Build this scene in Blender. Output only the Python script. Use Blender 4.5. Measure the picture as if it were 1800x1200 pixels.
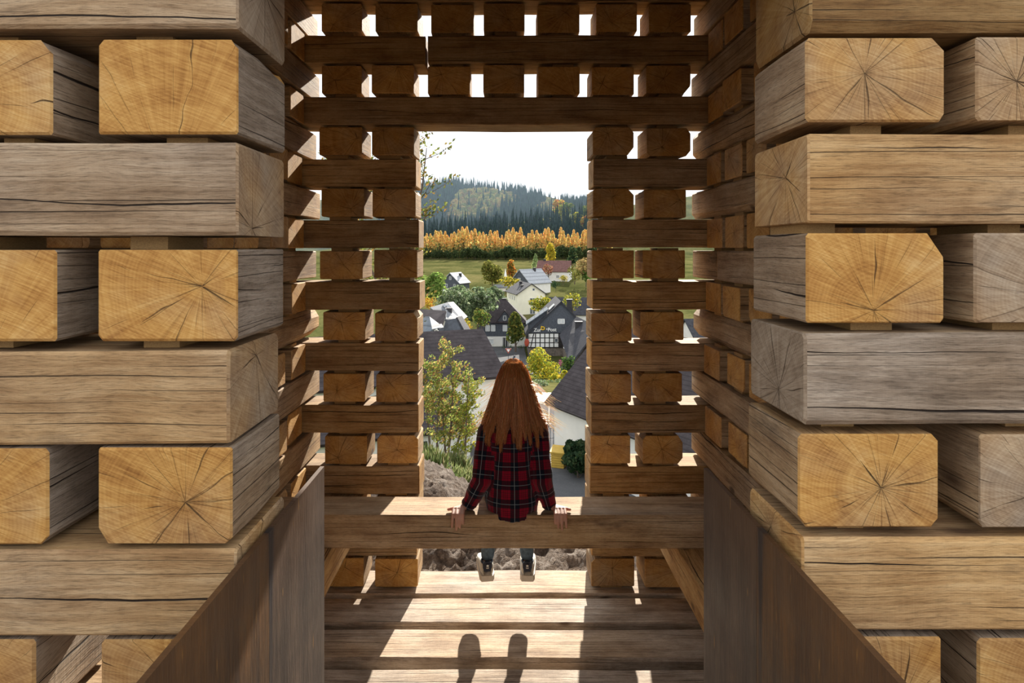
import bpy, bmesh, math, random
from math import pi, sin, cos, tan, radians, sqrt, atan2
from mathutils import Vector, Matrix, noise as mn

for o in list(bpy.data.objects): bpy.data.objects.remove(o)
scene = bpy.context.scene
C = scene.collection
R = random.Random(7)

# ------------------------------------------------------------------ camera
E = 1.93            # eye height above the plank floor
F = 1166.0          # focal length in pixels of the 1800 px wide frame
VX, VY = 888.0, 437.0
cam_d = bpy.data.cameras.new('camera')
cam_d.sensor_width = 36.0
cam_d.lens = F / 1800.0 * 36.0
cam_d.shift_x = (900 - VX) / 1800.0
cam_d.shift_y = -(600 - VY) / 1800.0
cam_d.clip_start = 0.05
cam_d.clip_end = 5000
cam = bpy.data.objects.new('camera', cam_d)
C.objects.link(cam)
cam.location = (0, 0, E)
cam.rotation_euler = (pi / 2, 0, 0)
scene.camera = cam

# ------------------------------------------------------------------ light
world = bpy.data.worlds.new('hazy_sky')
scene.world = world
world.use_nodes = True
bg = world.node_tree.nodes['Background']
bg.inputs['Color'].default_value = (0.955, 0.975, 1.0, 1)
bg.inputs['Strength'].default_value = 1.0
SUN_AZ, SUN_EL = radians(8.5), radians(25.7)
sun_d = bpy.data.lights.new('sun', 'SUN')
sun_d.energy = 9.0
sun_d.angle = radians(0.7)
sun_d.color = (1.0, 0.93, 0.82)
sun = bpy.data.objects.new('sun', sun_d)
C.objects.link(sun)
sd = Vector((sin(SUN_AZ) * cos(SUN_EL), cos(SUN_AZ) * cos(SUN_EL), sin(SUN_EL)))
sun.location = sd * 60
sun.rotation_euler = sd.to_track_quat('Z', 'Y').to_euler()
vs = scene.view_settings
vs.view_transform = 'Standard'
vs.look = 'None'
vs.gamma = 1.0
vs.use_curve_mapping = False
vs.exposure = 0.6

# ------------------------------------------------------------------ helpers
def tag(o, label=None, cat=None, group=None, kind=None):
    if label: o['label'] = label
    if cat: o['category'] = cat
    if group: o['group'] = group
    if kind: o['kind'] = kind
    return o

def empty(name, loc=(0, 0, 0), rz=0, parent=None):
    o = bpy.data.objects.new(name, None)
    o.empty_display_size = 0.2
    C.objects.link(o)
    o.location = loc
    o.rotation_euler = (0, 0, rz)
    if parent: o.parent = parent
    return o

def link(name, me, parent=None, loc=(0, 0, 0), rot=(0, 0, 0)):
    o = bpy.data.objects.new(name, me)
    C.objects.link(o)
    o.location = loc
    o.rotation_euler = rot
    if parent: o.parent = parent
    return o

def pymesh(name, verts, faces, mats=(), smooth=False, mi=None):
    me = bpy.data.meshes.new(name)
    me.from_pydata([tuple(v) for v in verts], [], faces)
    for m in (mats if isinstance(mats, (list, tuple)) else [mats]): me.materials.append(m)
    if mi:
        me.polygons.foreach_set('material_index', mi)
    if smooth:
        me.polygons.foreach_set('use_smooth', [True] * len(me.polygons))
    me.update()
    return me

def copy_tree(o, parent=None):
    c = o.copy(); C.objects.link(c); c.parent = parent
    for ch in list(o.children):
        copy_tree(ch, c)
    return c

class MB:
    """collects shapes into one mesh"""
    def __init__(s): s.v = []; s.f = []; s.m = []
    def add(s, vs_, fs, mat=0):
        b = len(s.v); s.v += [tuple(v) for v in vs_]
        s.f += [tuple(i + b for i in f) for f in fs]; s.m += [mat] * len(fs); return s
    def box(s, x0, x1, y0, y1, z0, z1, mat=0):
        v = [(x, y, z) for z in (z0, z1) for y in (y0, y1) for x in (x0, x1)]
        return s.add(v, [(0, 2, 3, 1), (4, 5, 7, 6), (0, 1, 5, 4), (2, 6, 7, 3), (0, 4, 6, 2), (1, 3, 7, 5)], mat)
    def prism(s, poly, off, mat=0):
        """poly: list of 3d points (counter-clockwise seen from the outside), extruded by off"""
        n = len(poly); off = Vector(off)
        v = [Vector(p) for p in poly] + [Vector(p) + off for p in poly]
        f = [tuple(range(n)), tuple(range(2 * n - 1, n - 1, -1))]
        f += [(i, i + n, (i + 1) % n + n, (i + 1) % n) for i in range(n)]
        return s.add(v, f, mat)
    def tube(s, pts, rad, n=6, mat=0, cap=True):
        pts = [Vector(p) for p in pts]
        if not isinstance(rad, (list, tuple)): rad = [rad] * len(pts)
        b = len(s.v); prev = None
        for i, p in enumerate(pts):
            d = (pts[min(i + 1, len(pts) - 1)] - pts[max(i - 1, 0)])
            if d.length < 1e-9: d = Vector((0, 0, 1))
            d.normalize()
            if prev is None:
                a = d.orthogonal().normalized()
            else:
                a = (prev - d * prev.dot(d))
                a = a.normalized() if a.length > 1e-6 else d.orthogonal().normalized()
            prev = a; c = d.cross(a)
            for k in range(n):
                t = 2 * pi * k / n
                s.v.append(tuple(p + (a * cos(t) + c * sin(t)) * rad[i]))
        for i in range(len(pts) - 1):
            for k in range(n):
                q = (k + 1) % n
                s.f.append((b + i * n + k, b + i * n + q, b + (i + 1) * n + q, b + (i + 1) * n + k)); s.m.append(mat)
        if cap:
            s.f.append(tuple(b + k for k in range(n - 1, -1, -1))); s.m.append(mat)
            e = b + (len(pts) - 1) * n
            s.f.append(tuple(e + k for k in range(n))); s.m.append(mat)
        return s
    def ball(s, c, r, nu=12, nv=8, mat=0, sc=(1, 1, 1)):
        c = Vector(c); b = len(s.v)
        s.v.append(tuple(c + Vector((0, 0, r * sc[2]))))
        for j in range(1, nv):
            t = pi * j / nv
            for i in range(nu):
                p = 2 * pi * i / nu
                s.v.append(tuple(c + Vector((r * sc[0] * sin(t) * cos(p), r * sc[1] * sin(t) * sin(p), r * sc[2] * cos(t)))))
        s.v.append(tuple(c - Vector((0, 0, r * sc[2]))))
        e = len(s.v) - 1
        for i in range(nu):
            q = (i + 1) % nu
            s.f.append((b, b + 1 + i, b + 1 + q)); s.m.append(mat)
            for j in range(nv - 2):
                o = b + 1 + j * nu
                s.f.append((o + i, o + nu + i, o + nu + q, o + q)); s.m.append(mat)
            o = b + 1 + (nv - 2) * nu
            s.f.append((o + i, e, o + q)); s.m.append(mat)
        return s
    def build(s, name, mats, parent=None, loc=(0, 0, 0), rot=(0, 0, 0), smooth=False):
        me = pymesh(name, s.v, s.f, mats, smooth, s.m)
        return link(name, me, parent, loc, rot)

# ------------------------------------------------------------------ material helpers
class NT:
    def __init__(s, name):
        s.mat = bpy.data.materials.new(name); s.mat.use_nodes = True
        s.t = s.mat.node_tree; s.t.nodes.clear()
        s.out = s.t.nodes.new('ShaderNodeOutputMaterial')
    def n(s, typ, ins=None, **props):
        nd = s.t.nodes.new('ShaderNode' + typ)
        for k, v in props.items(): setattr(nd, k, v)
        for k, v in (ins or {}).items():
            sock = nd.inputs[k]
            if isinstance(v, bpy.types.NodeSocket): s.t.links.new(v, sock)
            else: sock.default_value = v
        return nd
    def math(s, op, a, b=None, c=None, clamp=False):
        ins = {0: a}
        if b is not None: ins[1] = b
        if c is not None: ins[2] = c
        return s.n('Math', ins, operation=op, use_clamp=clamp).outputs[0]
    def vec(s, x=0.0, y=0.0, z=0.0):
        return s.n('CombineXYZ', {0: x, 1: y, 2: z}).outputs[0]
    def noise(s, vec, scale=1.0, detail=3.0, rough=0.55, dist=0.0):
        return s.n('TexNoise', {'Vector': vec, 'Scale': scale, 'Detail': detail, 'Roughness': rough, 'Distortion': dist}).outputs['Fac']
    def ramp(s, fac, stops, interp='LINEAR'):
        r = s.n('ValToRGB', {'Fac': fac}); cr = r.color_ramp; cr.interpolation = interp
        while len(cr.elements) < len(stops): cr.elements.new(0.5)
        for e, (p, c) in zip(cr.elements, stops):
            e.position = p; e.color = (*c, 1) if len(c) == 3 else c
        return r.outputs['Color']
    def mix(s, fac, a, b, blend='MIX'):
        m = s.n('Mix', data_type='RGBA', blend_type=blend)
        for k, v in ((0, fac), (6, a), (7, b)):
            if isinstance(v, bpy.types.NodeSocket): s.t.links.new(v, m.inputs[k])
            else: m.inputs[k].default_value = v if k == 0 else ((*v, 1) if len(v) == 3 else v)
        return m.outputs[2]
    def bump(s, h, dist=0.01, strength=1.0):
        return s.n('Bump', {'Height': h, 'Distance': dist, 'Strength': strength}).outputs['Normal']
    def pbr(s, color, rough=0.8, metal=0.0, normal=None, spec=0.3, **extra):
        ins = {'Roughness': rough, 'Metallic': metal, 'Specular IOR Level': spec}
        b = s.n('BsdfPrincipled', ins)
        if isinstance(color, bpy.types.NodeSocket): s.t.links.new(color, b.inputs['Base Color'])
        else: b.inputs['Base Color'].default_value = (*color, 1)
        if normal is not None: s.t.links.new(normal, b.inputs['Normal'])
        for k, v in extra.items():
            sock = b.inputs[k]
            if isinstance(v, bpy.types.NodeSocket): s.t.links.new(v, sock)
            else: sock.default_value = v
        s.t.links.new(b.outputs[0], s.out.inputs[0])
        return s.mat

def plain(name, col, rough=0.7, metal=0.0, var=0.12, scale=6.0, bump=0.0, spec=0.3):
    t = NT(name)
    co = t.n('TexCoord').outputs['Object']
    f = t.noise(co, scale, 4)
    k = t.n('MapRange', {0: f, 1: 0.3, 2: 0.7, 3: 1 - var, 4: 1 + var}).outputs[0]
    c = t.mix(1.0, col, t.n('CombineColor', {0: k, 1: k, 2: k}).outputs[0], 'MULTIPLY')
    nm = t.bump(f, bump) if bump else None
    return t.pbr(c, rough, metal, nm, spec)

# ---- timber, long grain and end grain (UV 'grain' is in metres, 'tone' = weathering, value, seed)
def wood_long():
    t = NT('timber_long_grain')
    uv = t.n('UVMap', uv_map='grain').outputs[0]
    sep = t.n('SeparateXYZ', {0: uv}); u, v = sep.outputs[0], sep.outputs[1]
    tone = t.n('Attribute', attribute_name='tone')
    ts = t.n('SeparateColor', {0: tone.outputs['Color']})
    grey, val, seed = ts.outputs[0], ts.outputs[1], t.math('MULTIPLY', ts.outputs[2], 60)
    M = t.math
    wob = t.noise(t.vec(M('MULTIPLY', u, 2.5), M('MULTIPLY', v, 5), seed), 1, 2)
    vw = M('ADD', v, M('MULTIPLY', M('SUBTRACT', wob, 0.5), 0.05))
    g1 = t.noise(t.vec(M('MULTIPLY', u, 4), M('MULTIPLY', vw, 130), seed), 1, 5, 0.65)
    g2 = t.noise(t.vec(M('MULTIPLY', u, 1.6), M('MULTIPLY', vw, 26), seed), 1, 4, 0.6)
    saw = t.noise(t.vec(M('MULTIPLY', u, 150), M('MULTIPLY', v, 6), seed), 1, 2)
    blot = t.noise(t.vec(M('MULTIPLY', u, 5), M('MULTIPLY', v, 9), M('ADD', seed, 9)), 1, 5, 0.6)
    big = t.noise(t.vec(M('MULTIPLY', u, 1.6), M('MULTIPLY', v, 2.4), M('ADD', seed, 23)), 1, 2, 0.5)
    f = M('ADD', M('MULTIPLY', g1, 0.30), M('ADD', M('MULTIPLY', g2, 0.30), M('MULTIPLY', blot, 0.40)))
    warm = t.ramp(f, [(0.32, (0.17, 0.078, 0.026)), (0.43, (0.34, 0.185, 0.068)), (0.52, (0.48, 0.29, 0.118)), (0.66, (0.62, 0.42, 0.205))])
    gry = t.ramp(f, [(0.32, (0.10, 0.072, 0.052)), (0.44, (0.235, 0.18, 0.132)), (0.54, (0.36, 0.29, 0.225)), (0.68, (0.50, 0.425, 0.345))])
    gfac = M('ADD', grey, M('MULTIPLY', M('SUBTRACT', big, 0.5), 1.3), clamp=True)
    col = t.mix(gfac, warm, gry)
    # dark stains with their own shape
    st = t.n('MapRange', {0: t.noise(t.vec(M('MULTIPLY', u, 2.2), M('MULTIPLY', v, 8), M('ADD', seed, 40)), 1, 6, 0.7), 1: 0.585, 2: 0.75, 3: 0, 4: 0.78}).outputs[0]
    col = t.mix(st, col, (0.07, 0.045, 0.032))
    tick = t.noise(t.vec(M('MULTIPLY', u, 38), M('MULTIPLY', vw, 420), seed), 1, 3, 0.7)
    tk = t.n('MapRange', {0: tick, 1: 0.30, 2: 0.52, 3: 0.62, 4: 1.06}).outputs[0]
    col = t.mix(1.0, col, t.n('CombineColor', {0: tk, 1: tk, 2: tk}).outputs[0], 'MULTIPLY')
    # a knot here and there
    vo = t.n('TexVoronoi', {'Vector': t.vec(M('MULTIPLY', u, 1.9), M('MULTIPLY', vw, 4.2), seed), 'Scale': 1.0, 'Randomness': 1.0}, feature='F1', voronoi_dimensions='3D')
    kd = vo.outputs['Distance']
    kn = t.n('MapRange', {0: M('ADD', kd, M('MULTIPLY', M('SUBTRACT', blot, .5), .06)), 1: 0.045, 2: 0.10, 3: 0.85, 4: 0.0}).outputs[0]
    col = t.mix(kn, col, (0.075, 0.04, 0.022))
    # drying cracks along the grain
    def crack(fv, w, so, lo, hi, wob_):
        c = M('MULTIPLY', v, fv); k = M('FLOOR', c); fr = M('FRACT', c)
        n1 = t.noise(t.vec(M('MULTIPLY', u, 1.4), M('MULTIPLY', k, 5.7), M('ADD', seed, so)), 1, 1)
        n2 = t.noise(t.vec(M('MULTIPLY', u, 9), M('MULTIPLY', k, 3.3), M('ADD', seed, so + 3)), 1, 2)
        pos = M('ADD', 0.5, M('ADD', M('MULTIPLY', M('SUBTRACT', n1, .5), wob_), M('MULTIPLY', M('SUBTRACT', n2, .5), .14)))
        d = M('DIVIDE', M('ABSOLUTE', M('SUBTRACT', fr, pos)), fv)
        m_ = t.noise(t.vec(M('MULTIPLY', u, 1.5), M('MULTIPLY', k, 9.1), M('ADD', seed, so + 6)), 1, 1.5)
        wd = t.n('MapRange', {0: m_, 1: lo, 2: hi, 3: 0.00001, 4: w}).outputs[0]
        return M('MULTIPLY', M('SUBTRACT', 1, M('DIVIDE', d, wd)), 1.8, clamp=True)
    ck = crack(17, 0.0030, 3, 0.50, 0.72, 1.2)
    ck2 = crack(48, 0.0015, 13, 0.47, 0.68, 1.0)
    allc = M('MAXIMUM', ck, M('MULTIPLY', ck2, 0.75))
    col = t.mix(allc, col, (0.022, 0.014, 0.010))
    vv = t.n('CombineColor', {0: val, 1: val, 2: val}).outputs[0]
    col = t.mix(1.0, col, vv, 'MULTIPLY')
    h = M('ADD', M('MULTIPLY', g1, 0.25), M('ADD', M('MULTIPLY', saw, 0.14), M('SUBTRACT', M('MULTIPLY', g2, 0.3), M('MULTIPLY', allc, 1.3))))
    return t.pbr(col, 0.78, 0, t.bump(M('ADD', h, M('MULTIPLY', tick, .25)), 0.007, 0.9), 0.2)

def wood_end():
    t = NT('timber_end_grain')
    uv = t.n('UVMap', uv_map='grain').outputs[0]
    sep = t.n('SeparateXYZ', {0: uv}); u, v = sep.outputs[0], sep.outputs[1]
    tone = t.n('Attribute', attribute_name='tone')
    ts = t.n('SeparateColor', {0: tone.outputs['Color']})
    grey, val, seed = ts.outputs[0], ts.outputs[1], t.math('MULTIPLY', ts.outputs[2], 60)
    M = t.math
    r = M('SQRT', M('ADD', M('MULTIPLY', u, u), M('MULTIPLY', v, v)))
    ri = M('ADD', r, 0.0005)
    cu, cv = M('DIVIDE', u, ri), M('DIVIDE', v, ri)
    warp = t.noise(t.vec(M('MULTIPLY', u, 14), M('MULTIPLY', v, 14), seed), 1, 3)
    ring = M('SINE', M('ADD', M('MULTIPLY', r, 950), M('MULTIPLY', warp, 16)))
    ring2 = t.noise(t.vec(M('MULTIPLY', M('ADD', r, M('MULTIPLY', warp, 0.025)), 75), 0.0, seed), 1, 3)
    ray = t.noise(t.vec(M('MULTIPLY', cu, 13), M('MULTIPLY', cv, 13), M('ADD', M('MULTIPLY', r, 3), seed)), 1, 5, 0.7)
    blot = t.noise(t.vec(M('MULTIPLY', u, 9), M('MULTIPLY', v, 9), M('ADD', seed, 4)), 1, 5, 0.6)
    sawc = t.vec(M('ADD', M('MULTIPLY', u, 130), M('MULTIPLY', v, 330)), M('SUBTRACT', M('MULTIPLY', v, 6), M('MULTIPLY', u, 14)), seed)
    saw = t.noise(sawc, 1, 2)
    f = M('ADD', M('MULTIPLY', ray, 0.28), M('ADD', M('MULTIPLY', blot, 0.36), M('ADD', M('MULTIPLY', ring2, 0.14), M('ADD', M('MULTIPLY', saw, 0.22), M('MULTIPLY', ring, 0.012)))))
    warm = t.ramp(f, [(0.34, (0.22, 0.09, 0.022)), (0.44, (0.42, 0.205, 0.055)), (0.53, (0.56, 0.31, 0.092)), (0.65, (0.70, 0.45, 0.175))])
    gry = t.ramp(f, [(0.33, (0.15, 0.105, 0.07)), (0.48, (0.31, 0.235, 0.165)), (0.66, (0.50, 0.41, 0.31))])
    big = t.noise(t.vec(M('MULTIPLY', u, 5), M('MULTIPLY', v, 5), M('ADD', seed, 31)), 1, 3, 0.55)
    gfac = M('ADD', grey, M('MULTIPLY', M('SUBTRACT', big, 0.5), 1.6), clamp=True)
    col = t.mix(gfac, warm, gry)
    st = t.n('MapRange', {0: t.noise(t.vec(M('MULTIPLY', u, 9), M('MULTIPLY', v, 22), M('ADD', seed, 50)), 1, 5, 0.7), 1: 0.66, 2: 0.82, 3: 0, 4: 0.7}).outputs[0]
    col = t.mix(st, col, (0.075, 0.06, 0.052))
    th = M('ADD', M('DIVIDE', M('ARCTAN2', v, u), 2 * pi), 0.5)
    def rcrack(N, w, so, lo, hi):
        c = M('MULTIPLY', th, N); k = M('FLOOR', c); fr = M('FRACT', c)
        n1 = t.noise(t.vec(M('MULTIPLY', r, 9), M('MULTIPLY', k, 5.7), M('ADD', seed, so)), 1, 2)
        n0 = t.n('TexWhiteNoise', {'Vector': t.vec(k, seed, so)}).outputs['Value']
        pos = M('ADD', M('ADD', .2, M('MULTIPLY', n0, .6)), M('MULTIPLY', M('SUBTRACT', n1, .5), .5))
        d = M('MULTIPLY', M('ABSOLUTE', M('SUBTRACT', fr, pos)), M('DIVIDE', M('MULTIPLY', r, 2 * pi), N))
        m_ = t.noise(t.vec(M('MULTIPLY', r, 12), M('MULTIPLY', k, 9.1), M('ADD', seed, so + 6)), 1, 1.5)
        wd = t.n('MapRange', {0: m_, 1: lo, 2: hi, 3: 0.00001, 4: w}).outputs[0]
        return M('MULTIPLY', M('SUBTRACT', 1, M('DIVIDE', d, wd)), 1.8, clamp=True)
    ck = rcrack(9.0, 0.0018, 2.0, 0.48, 0.70)
    ck2 = rcrack(26.0, 0.0009, 11.0, 0.47, 0.66)
    allc = M('MAXIMUM', ck, M('MULTIPLY', ck2, 0.5))
    col = t.mix(M('MULTIPLY', allc, 0.92), col, (0.05, 0.026, 0.012))
    vv = t.n('CombineColor', {0: val, 1: val, 2: val}).outputs[0]
    col = t.mix(1.0, col, vv, 'MULTIPLY')
    h = M('ADD', M('MULTIPLY', saw, 0.3), M('SUBTRACT', M('MULTIPLY', ray, 0.2), M('MULTIPLY', allc, 1.2)))
    return t.pbr(col, 0.82, 0, t.bump(h, 0.004, 0.8), 0.2)

W_LONG, W_END = wood_long(), wood_end()

def timber(name, parent, a, b, axis, ends=0.1, sides=0.45, val=1.0, ch=None, pith=None, seed=None, jit=0.0025, rot=0.0):
    """one sawn timber filling the box a..b (world); axis 0/1 = direction of its length.
    ch: corner wane {'tl','tr','bl','br'} seen along +axis1 (camera side) / from the left for x timbers"""
    rr = R
    a, b = Vector(a), Vector(b)
    cen = (a + b) / 2; half = (b - a) / 2
    ca = 1 - axis                                     # cross axis (horizontal)
    L, Wd, H = half[axis], half[ca], half[2]
    seed = rr.random() if seed is None else seed
    base = {k: rr.uniform(0.003, 0.008) for k in ('bl', 'br', 'tr', 'tl')}
    for k in base:
        if rr.random() < 0.08: base[k] = rr.uniform(0.012, 0.028)
    if ch: base.update(ch)
    secs = [-L, -L + 0.004]
    nint = max(1, int(2 * L / 0.3))
    secs += [-L + 2 * L * (i + 1) / (nint + 1) for i in range(nint)] + [L - 0.004, L]
    verts = []; NS = len(secs)
    for i, s in enumerate(secs):
        ins = 0.0028 if i in (0, NS - 1) else 0.0
        dx, dz = (rr.uniform(-jit, jit), rr.uniform(-jit, jit))
        fac = rr.uniform(0.75, 1.25)
        w, h = Wd - ins, H - ins
        pts = []
        for (k, sx, sz) in (('bl', -1, -1), ('br', 1, -1), ('tr', 1, 1), ('tl', -1, 1)):
            c = min(base[k] * fac, 0.07); c2 = c * (0.8 if c < .01 else rr.uniform(0.6, 1.1))
            if sx * sz > 0: q = [(sx * w, sz * (h - c)), (sx * (w - c2), sz * h)]
            else: q = [(sx * (w - c2), sz * h), (sx * w, sz * (h - c))]
            if (sx, sz) == (-1, -1): q = [(-w, -h + c), (-w + c2, -h)]
            if (sx, sz) == (1, -1): q = [(w - c2, -h), (w, -h + c)]
            if (sx, sz) == (1, 1): q = [(w, h - c), (w - c2, h)]
            if (sx, sz) == (-1, 1): q = [(-w + c2, h), (-w, h - c)]
            pts += q
        for (p, z) in pts:
            v = [0, 0, 0]; v[axis] = s; v[ca] = p + dx; v[2] = z + dz
            verts.append(v)
    faces = []; kinds = []
    flip = (axis == 0)      # x-axis: cross = y ; y-axis: cross = x
    for i in range(NS - 1):
        for k in range(8):
            q = (k + 1) % 8
            f = (i * 8 + k, (i + 1) * 8 + k, (i + 1) * 8 + q, i * 8 + q)
            faces.append(f if not flip else f[::-1]); kinds.append(1 if i in (0, NS - 2) else 0)
    f0 = tuple(range(8)); f1 = tuple((NS - 1) * 8 + k for k in range(7, -1, -1))
    # orientation
    if flip: f0, f1 = f0[::-1], f1[::-1]
    faces += [f0, f1]; kinds += [1, 1]
    me = pymesh(name, verts, faces, [W_LONG, W_END], False, kinds)
    bm = bmesh.new(); bm.from_mesh(me); bmesh.ops.recalc_face_normals(bm, faces=bm.faces); bm.to_mesh(me); bm.free()
    me.uv_layers.new(name='grain'); me.color_attributes.new('tone', 'FLOAT_COLOR', 'CORNER')
    uvl = me.uv_layers['grain']; col = me.color_attributes['tone']
    if pith is None: pith = (rr.gauss(0, 0.05), rr.gauss(0, 0.04))
    ou, ov = rr.uniform(0, 40), rr.uniform(0, 40)
    sv = [min(1, max(0, sides + rr.uniform(-.12, .12))) for _ in range(4)]
    for p in me.polygons:
        e = p.material_index == 1
        nrm = p.normal
        for li in p.loop_indices:
            co = me.vertices[me.loops[li].vertex_index].co
            c_, z_ = co[ca], co[2]
            if e:
                uvl.data[li].uv = (c_ - pith[0], z_ - pith[1])
                col.data[li].color = (ends, val, seed, 1)
            else:
                hz = abs(nrm.z) > abs(nrm[ca])
                side = (0 if nrm.z > 0 else 1) if hz else (2 if nrm[ca] > 0 else 3)
                t_ = c_ if hz else z_
                uvl.data[li].uv = (co[axis] + ou, t_ + ov + side * 0.7)
                col.data[li].color = (sv[side], val, seed, 1)
    off = parent.location if parent else Vector((0, 0, 0))
    o = link(name, me, parent, cen - off)
    if rot: o.rotation_euler = (0, 0, rot)
    return o

# spacers: thin boards between the courses; all share one mesh
_sp = MB().box(-.5, .5, -.5, .5, -.5, .5)
M_SPACER = plain('spacer_board', (0.36, 0.215, 0.085), 0.8, 0, 0.25, 25)
SP_ME = pymesh('spacer', _sp.v, _sp.f, M_SPACER)
def spacer(parent, x, y, z0, z1, sx, sy):
    if z1 - z0 < 0.002: return
    o = link('spacer', SP_ME, parent, Vector((x, y, (z0 + z1) / 2)) - parent.location)
    o.scale = (sx, sy, z1 - z0)
    return o

# ------------------------------------------------------------------ the timber tower
Y1A, Y1B = 1.14, 1.38       # front wall, near and far face
Y2A, Y2B = 3.76, 4.00       # back wall
XI, XO = 1.133, 1.373       # side walls, inner and outer face
PITCH, TH = 0.1745, 0.158
def ztop(i): return 3.314 - PITCH * (i - 1)
S2 = F / Y2A
def bx(px): return (px - VX) / S2
def bz(py): return E - (py - VY) / S2
def fx(px): return (px - VX) * Y1A / F
def fz(py): return E - (py - VY) * Y1A / F

wall_back = tag(empty('wall_back', (0, Y2A, 0)), kind='structure')
wall_left = tag(empty('wall_left', (-XI, 2.5, 0)), kind='structure')
wall_right = tag(empty('wall_right', (XI, 2.5, 0)), kind='structure')
wall_fl = tag(empty('wall_front_left', (-.9, Y1A, 0)), kind='structure')
wall_fr = tag(empty('wall_front_right', (.9, Y1A, 0)), kind='structure')
for w, l in ((wall_back, 'far timber lattice wall of stacked sleepers around the view opening'),
             (wall_left, 'left side wall of crosswise stacked timber sleepers'),
             (wall_right, 'right side wall of crosswise stacked timber sleepers'),
             (wall_fl, 'near left pillar of thick stacked timbers with cracked orange end grain'),
             (wall_fr, 'near right pillar of thick stacked timbers with cracked orange end grain')):
    w['label'] = l

# back wall ---------------------------------------------------------------
BL = {1: [(565, 636), (661, 735), (757, 832), (850, 922), (945, 1019), (1048, 1120), (1140, 1214)],
      3: [(565, 635), (654, 728), (752, 826), (850, 922), (946, 1019), (1041, 1115), (1136, 1214)],
      5: [(561, 636), (654, 728), (1041, 1113), (1136, 1213)],
      7: [(565, 640), (655, 731), (1042, 1114), (1132, 1206)],
      9: [(563, 638), (658, 734), (1041, 1115), (1130, 1204)],
      11: [(568, 642), (660, 734), (1040, 1111), (1126, 1201)],
      13: [(569, 642), (661, 735), (1038, 1109), (1125, 1199)],
      15: [(572, 645), (663, 735), (1037, 1107), (1130, 1200)],
      17: [(661, 735), (1037, 1109)],
      19: [(570, 640), (659, 734), (1040, 1116), (1134, 1206)],
      -1: [(565, 636), (658, 731), (754, 830), (850, 922), (946, 1019), (1044, 1117), (1138, 1214)]}
SEND = {6: (731, 1043), 8: (736, 1041), 10: (738, 1041), 12: (736, 1040), 14: (736, 1039), 16: (737, 1037), 18: (733, 1040)}
WANE = {(5, 2): {'tl': .025, 'br': .04, 'tr': .03}, (5, 3): {'tr': .03, 'br': .03}, (7, 2): {'tr': .035}, (3, 6): {'br': .045}, (15, 3): {'tr': .05, 'tl': .03, 'br': .04},
        (11, 1): {'tr': .035}, (15, 1): {'tl': .02, 'tr': .02}}
JZ = {}
for i in range(-2, 20):
    zt = ztop(i); zb = zt - TH
    if i % 2:                                         # header blocks
        for k, (p0, p1) in enumerate(BL[i]):
            dz = R.uniform(-.004, .004)
            x0, x1 = bx(p0), bx(p1)
            timber('timber_block', wall_back, (x0, Y2A + R.uniform(-.012, .006), zb + dz), (x1, Y2B + R.uniform(-.01, .02), zt + dz), 1,
                   ends=R.uniform(0, .25), sides=R.uniform(.1, .45), val=R.uniform(.75, 1.1), ch=WANE.get((i, k)))
            xm = (x0 + x1) / 2 + R.uniform(-.03, .03)
            spacer(wall_back, xm, Y2A + .12, zt + dz, ztop(i - 1) - TH, .12, .19)
            spacer(wall_back, xm, Y2A + .12, ztop(i + 1), zb + dz, .12, .19)
    else:
        if i == 2: spans = [(bx(520) - .22, bx(747)), (bx(752), XO)]
        elif i in (0, 4, -2): spans = [(-XO, XO)]
        else:
            l, r = SEND[i]; spans = [(-XO, bx(l)), (bx(r), XO)]
        for (x0, x1) in spans:
            timber('timber_beam', wall_back, (x0, Y2A + R.uniform(-.008, .008), zb), (x1, Y2B + R.uniform(-.01, .01), zt), 0,
                   ends=R.uniform(0, .3), sides=R.uniform(.0, .45), val=R.uniform(.72, 1.05), jit=.004)

# side walls --------------------------------------------------------------
for sgn, w in ((-1, wall_left), (1, wall_right)):
    for i in range(-2, 20):
        zt = ztop(i); zb = zt - TH
        xa, xb = sorted((sgn * XI, sgn * XO))
        if i % 2:                                     # long beams along the depth
            cut = []
            if sgn > 0 and i == 9: cut = [3.555]
            elif R.random() < .3: cut = [R.uniform(1.9, 2.7)]
            ys = [Y1A] + cut + [Y2B + R.uniform(.0, .05)]
            for y0, y1 in zip(ys[:-1], ys[1:]):
                dx = R.uniform(-.01, .01)
                chm = {'tr': .05, 'br': .05, 'tl': .05} if (sgn < 0 and i == 11) else ({'bl': .04, 'tl': .03} if (sgn > 0 and i in (5, 11)) else None)
                timber('timber_beam', w, (xa + dx, y0 + .004, zb), (xb + dx, y1 - .004, zt), 1, ends=R.uniform(0, .4), sides=R.uniform(.25, .7), val=R.uniform(.85, 1.08), ch=chm)
        else:
            y = Y2A - .02
            while y > Y1B + .2:
                d = R.uniform(.235, .275)
                dx = R.uniform(-.015, .02)
                timber('timber_block', w, (xa + dx, y - d, zb), (xb + dx, y, zt), 0, ends=R.uniform(0, .3), sides=R.uniform(.3, .6), val=R.uniform(.88, 1.08))
                spacer(w, (xa + xb) / 2, y - d / 2, zt, ztop(i - 1) - TH, .19, .12)
                spacer(w, (xa + xb) / 2, y - d / 2, ztop(i + 1), zb, .19, .12)
                y -= d + R.uniform(.05, .085)

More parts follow.
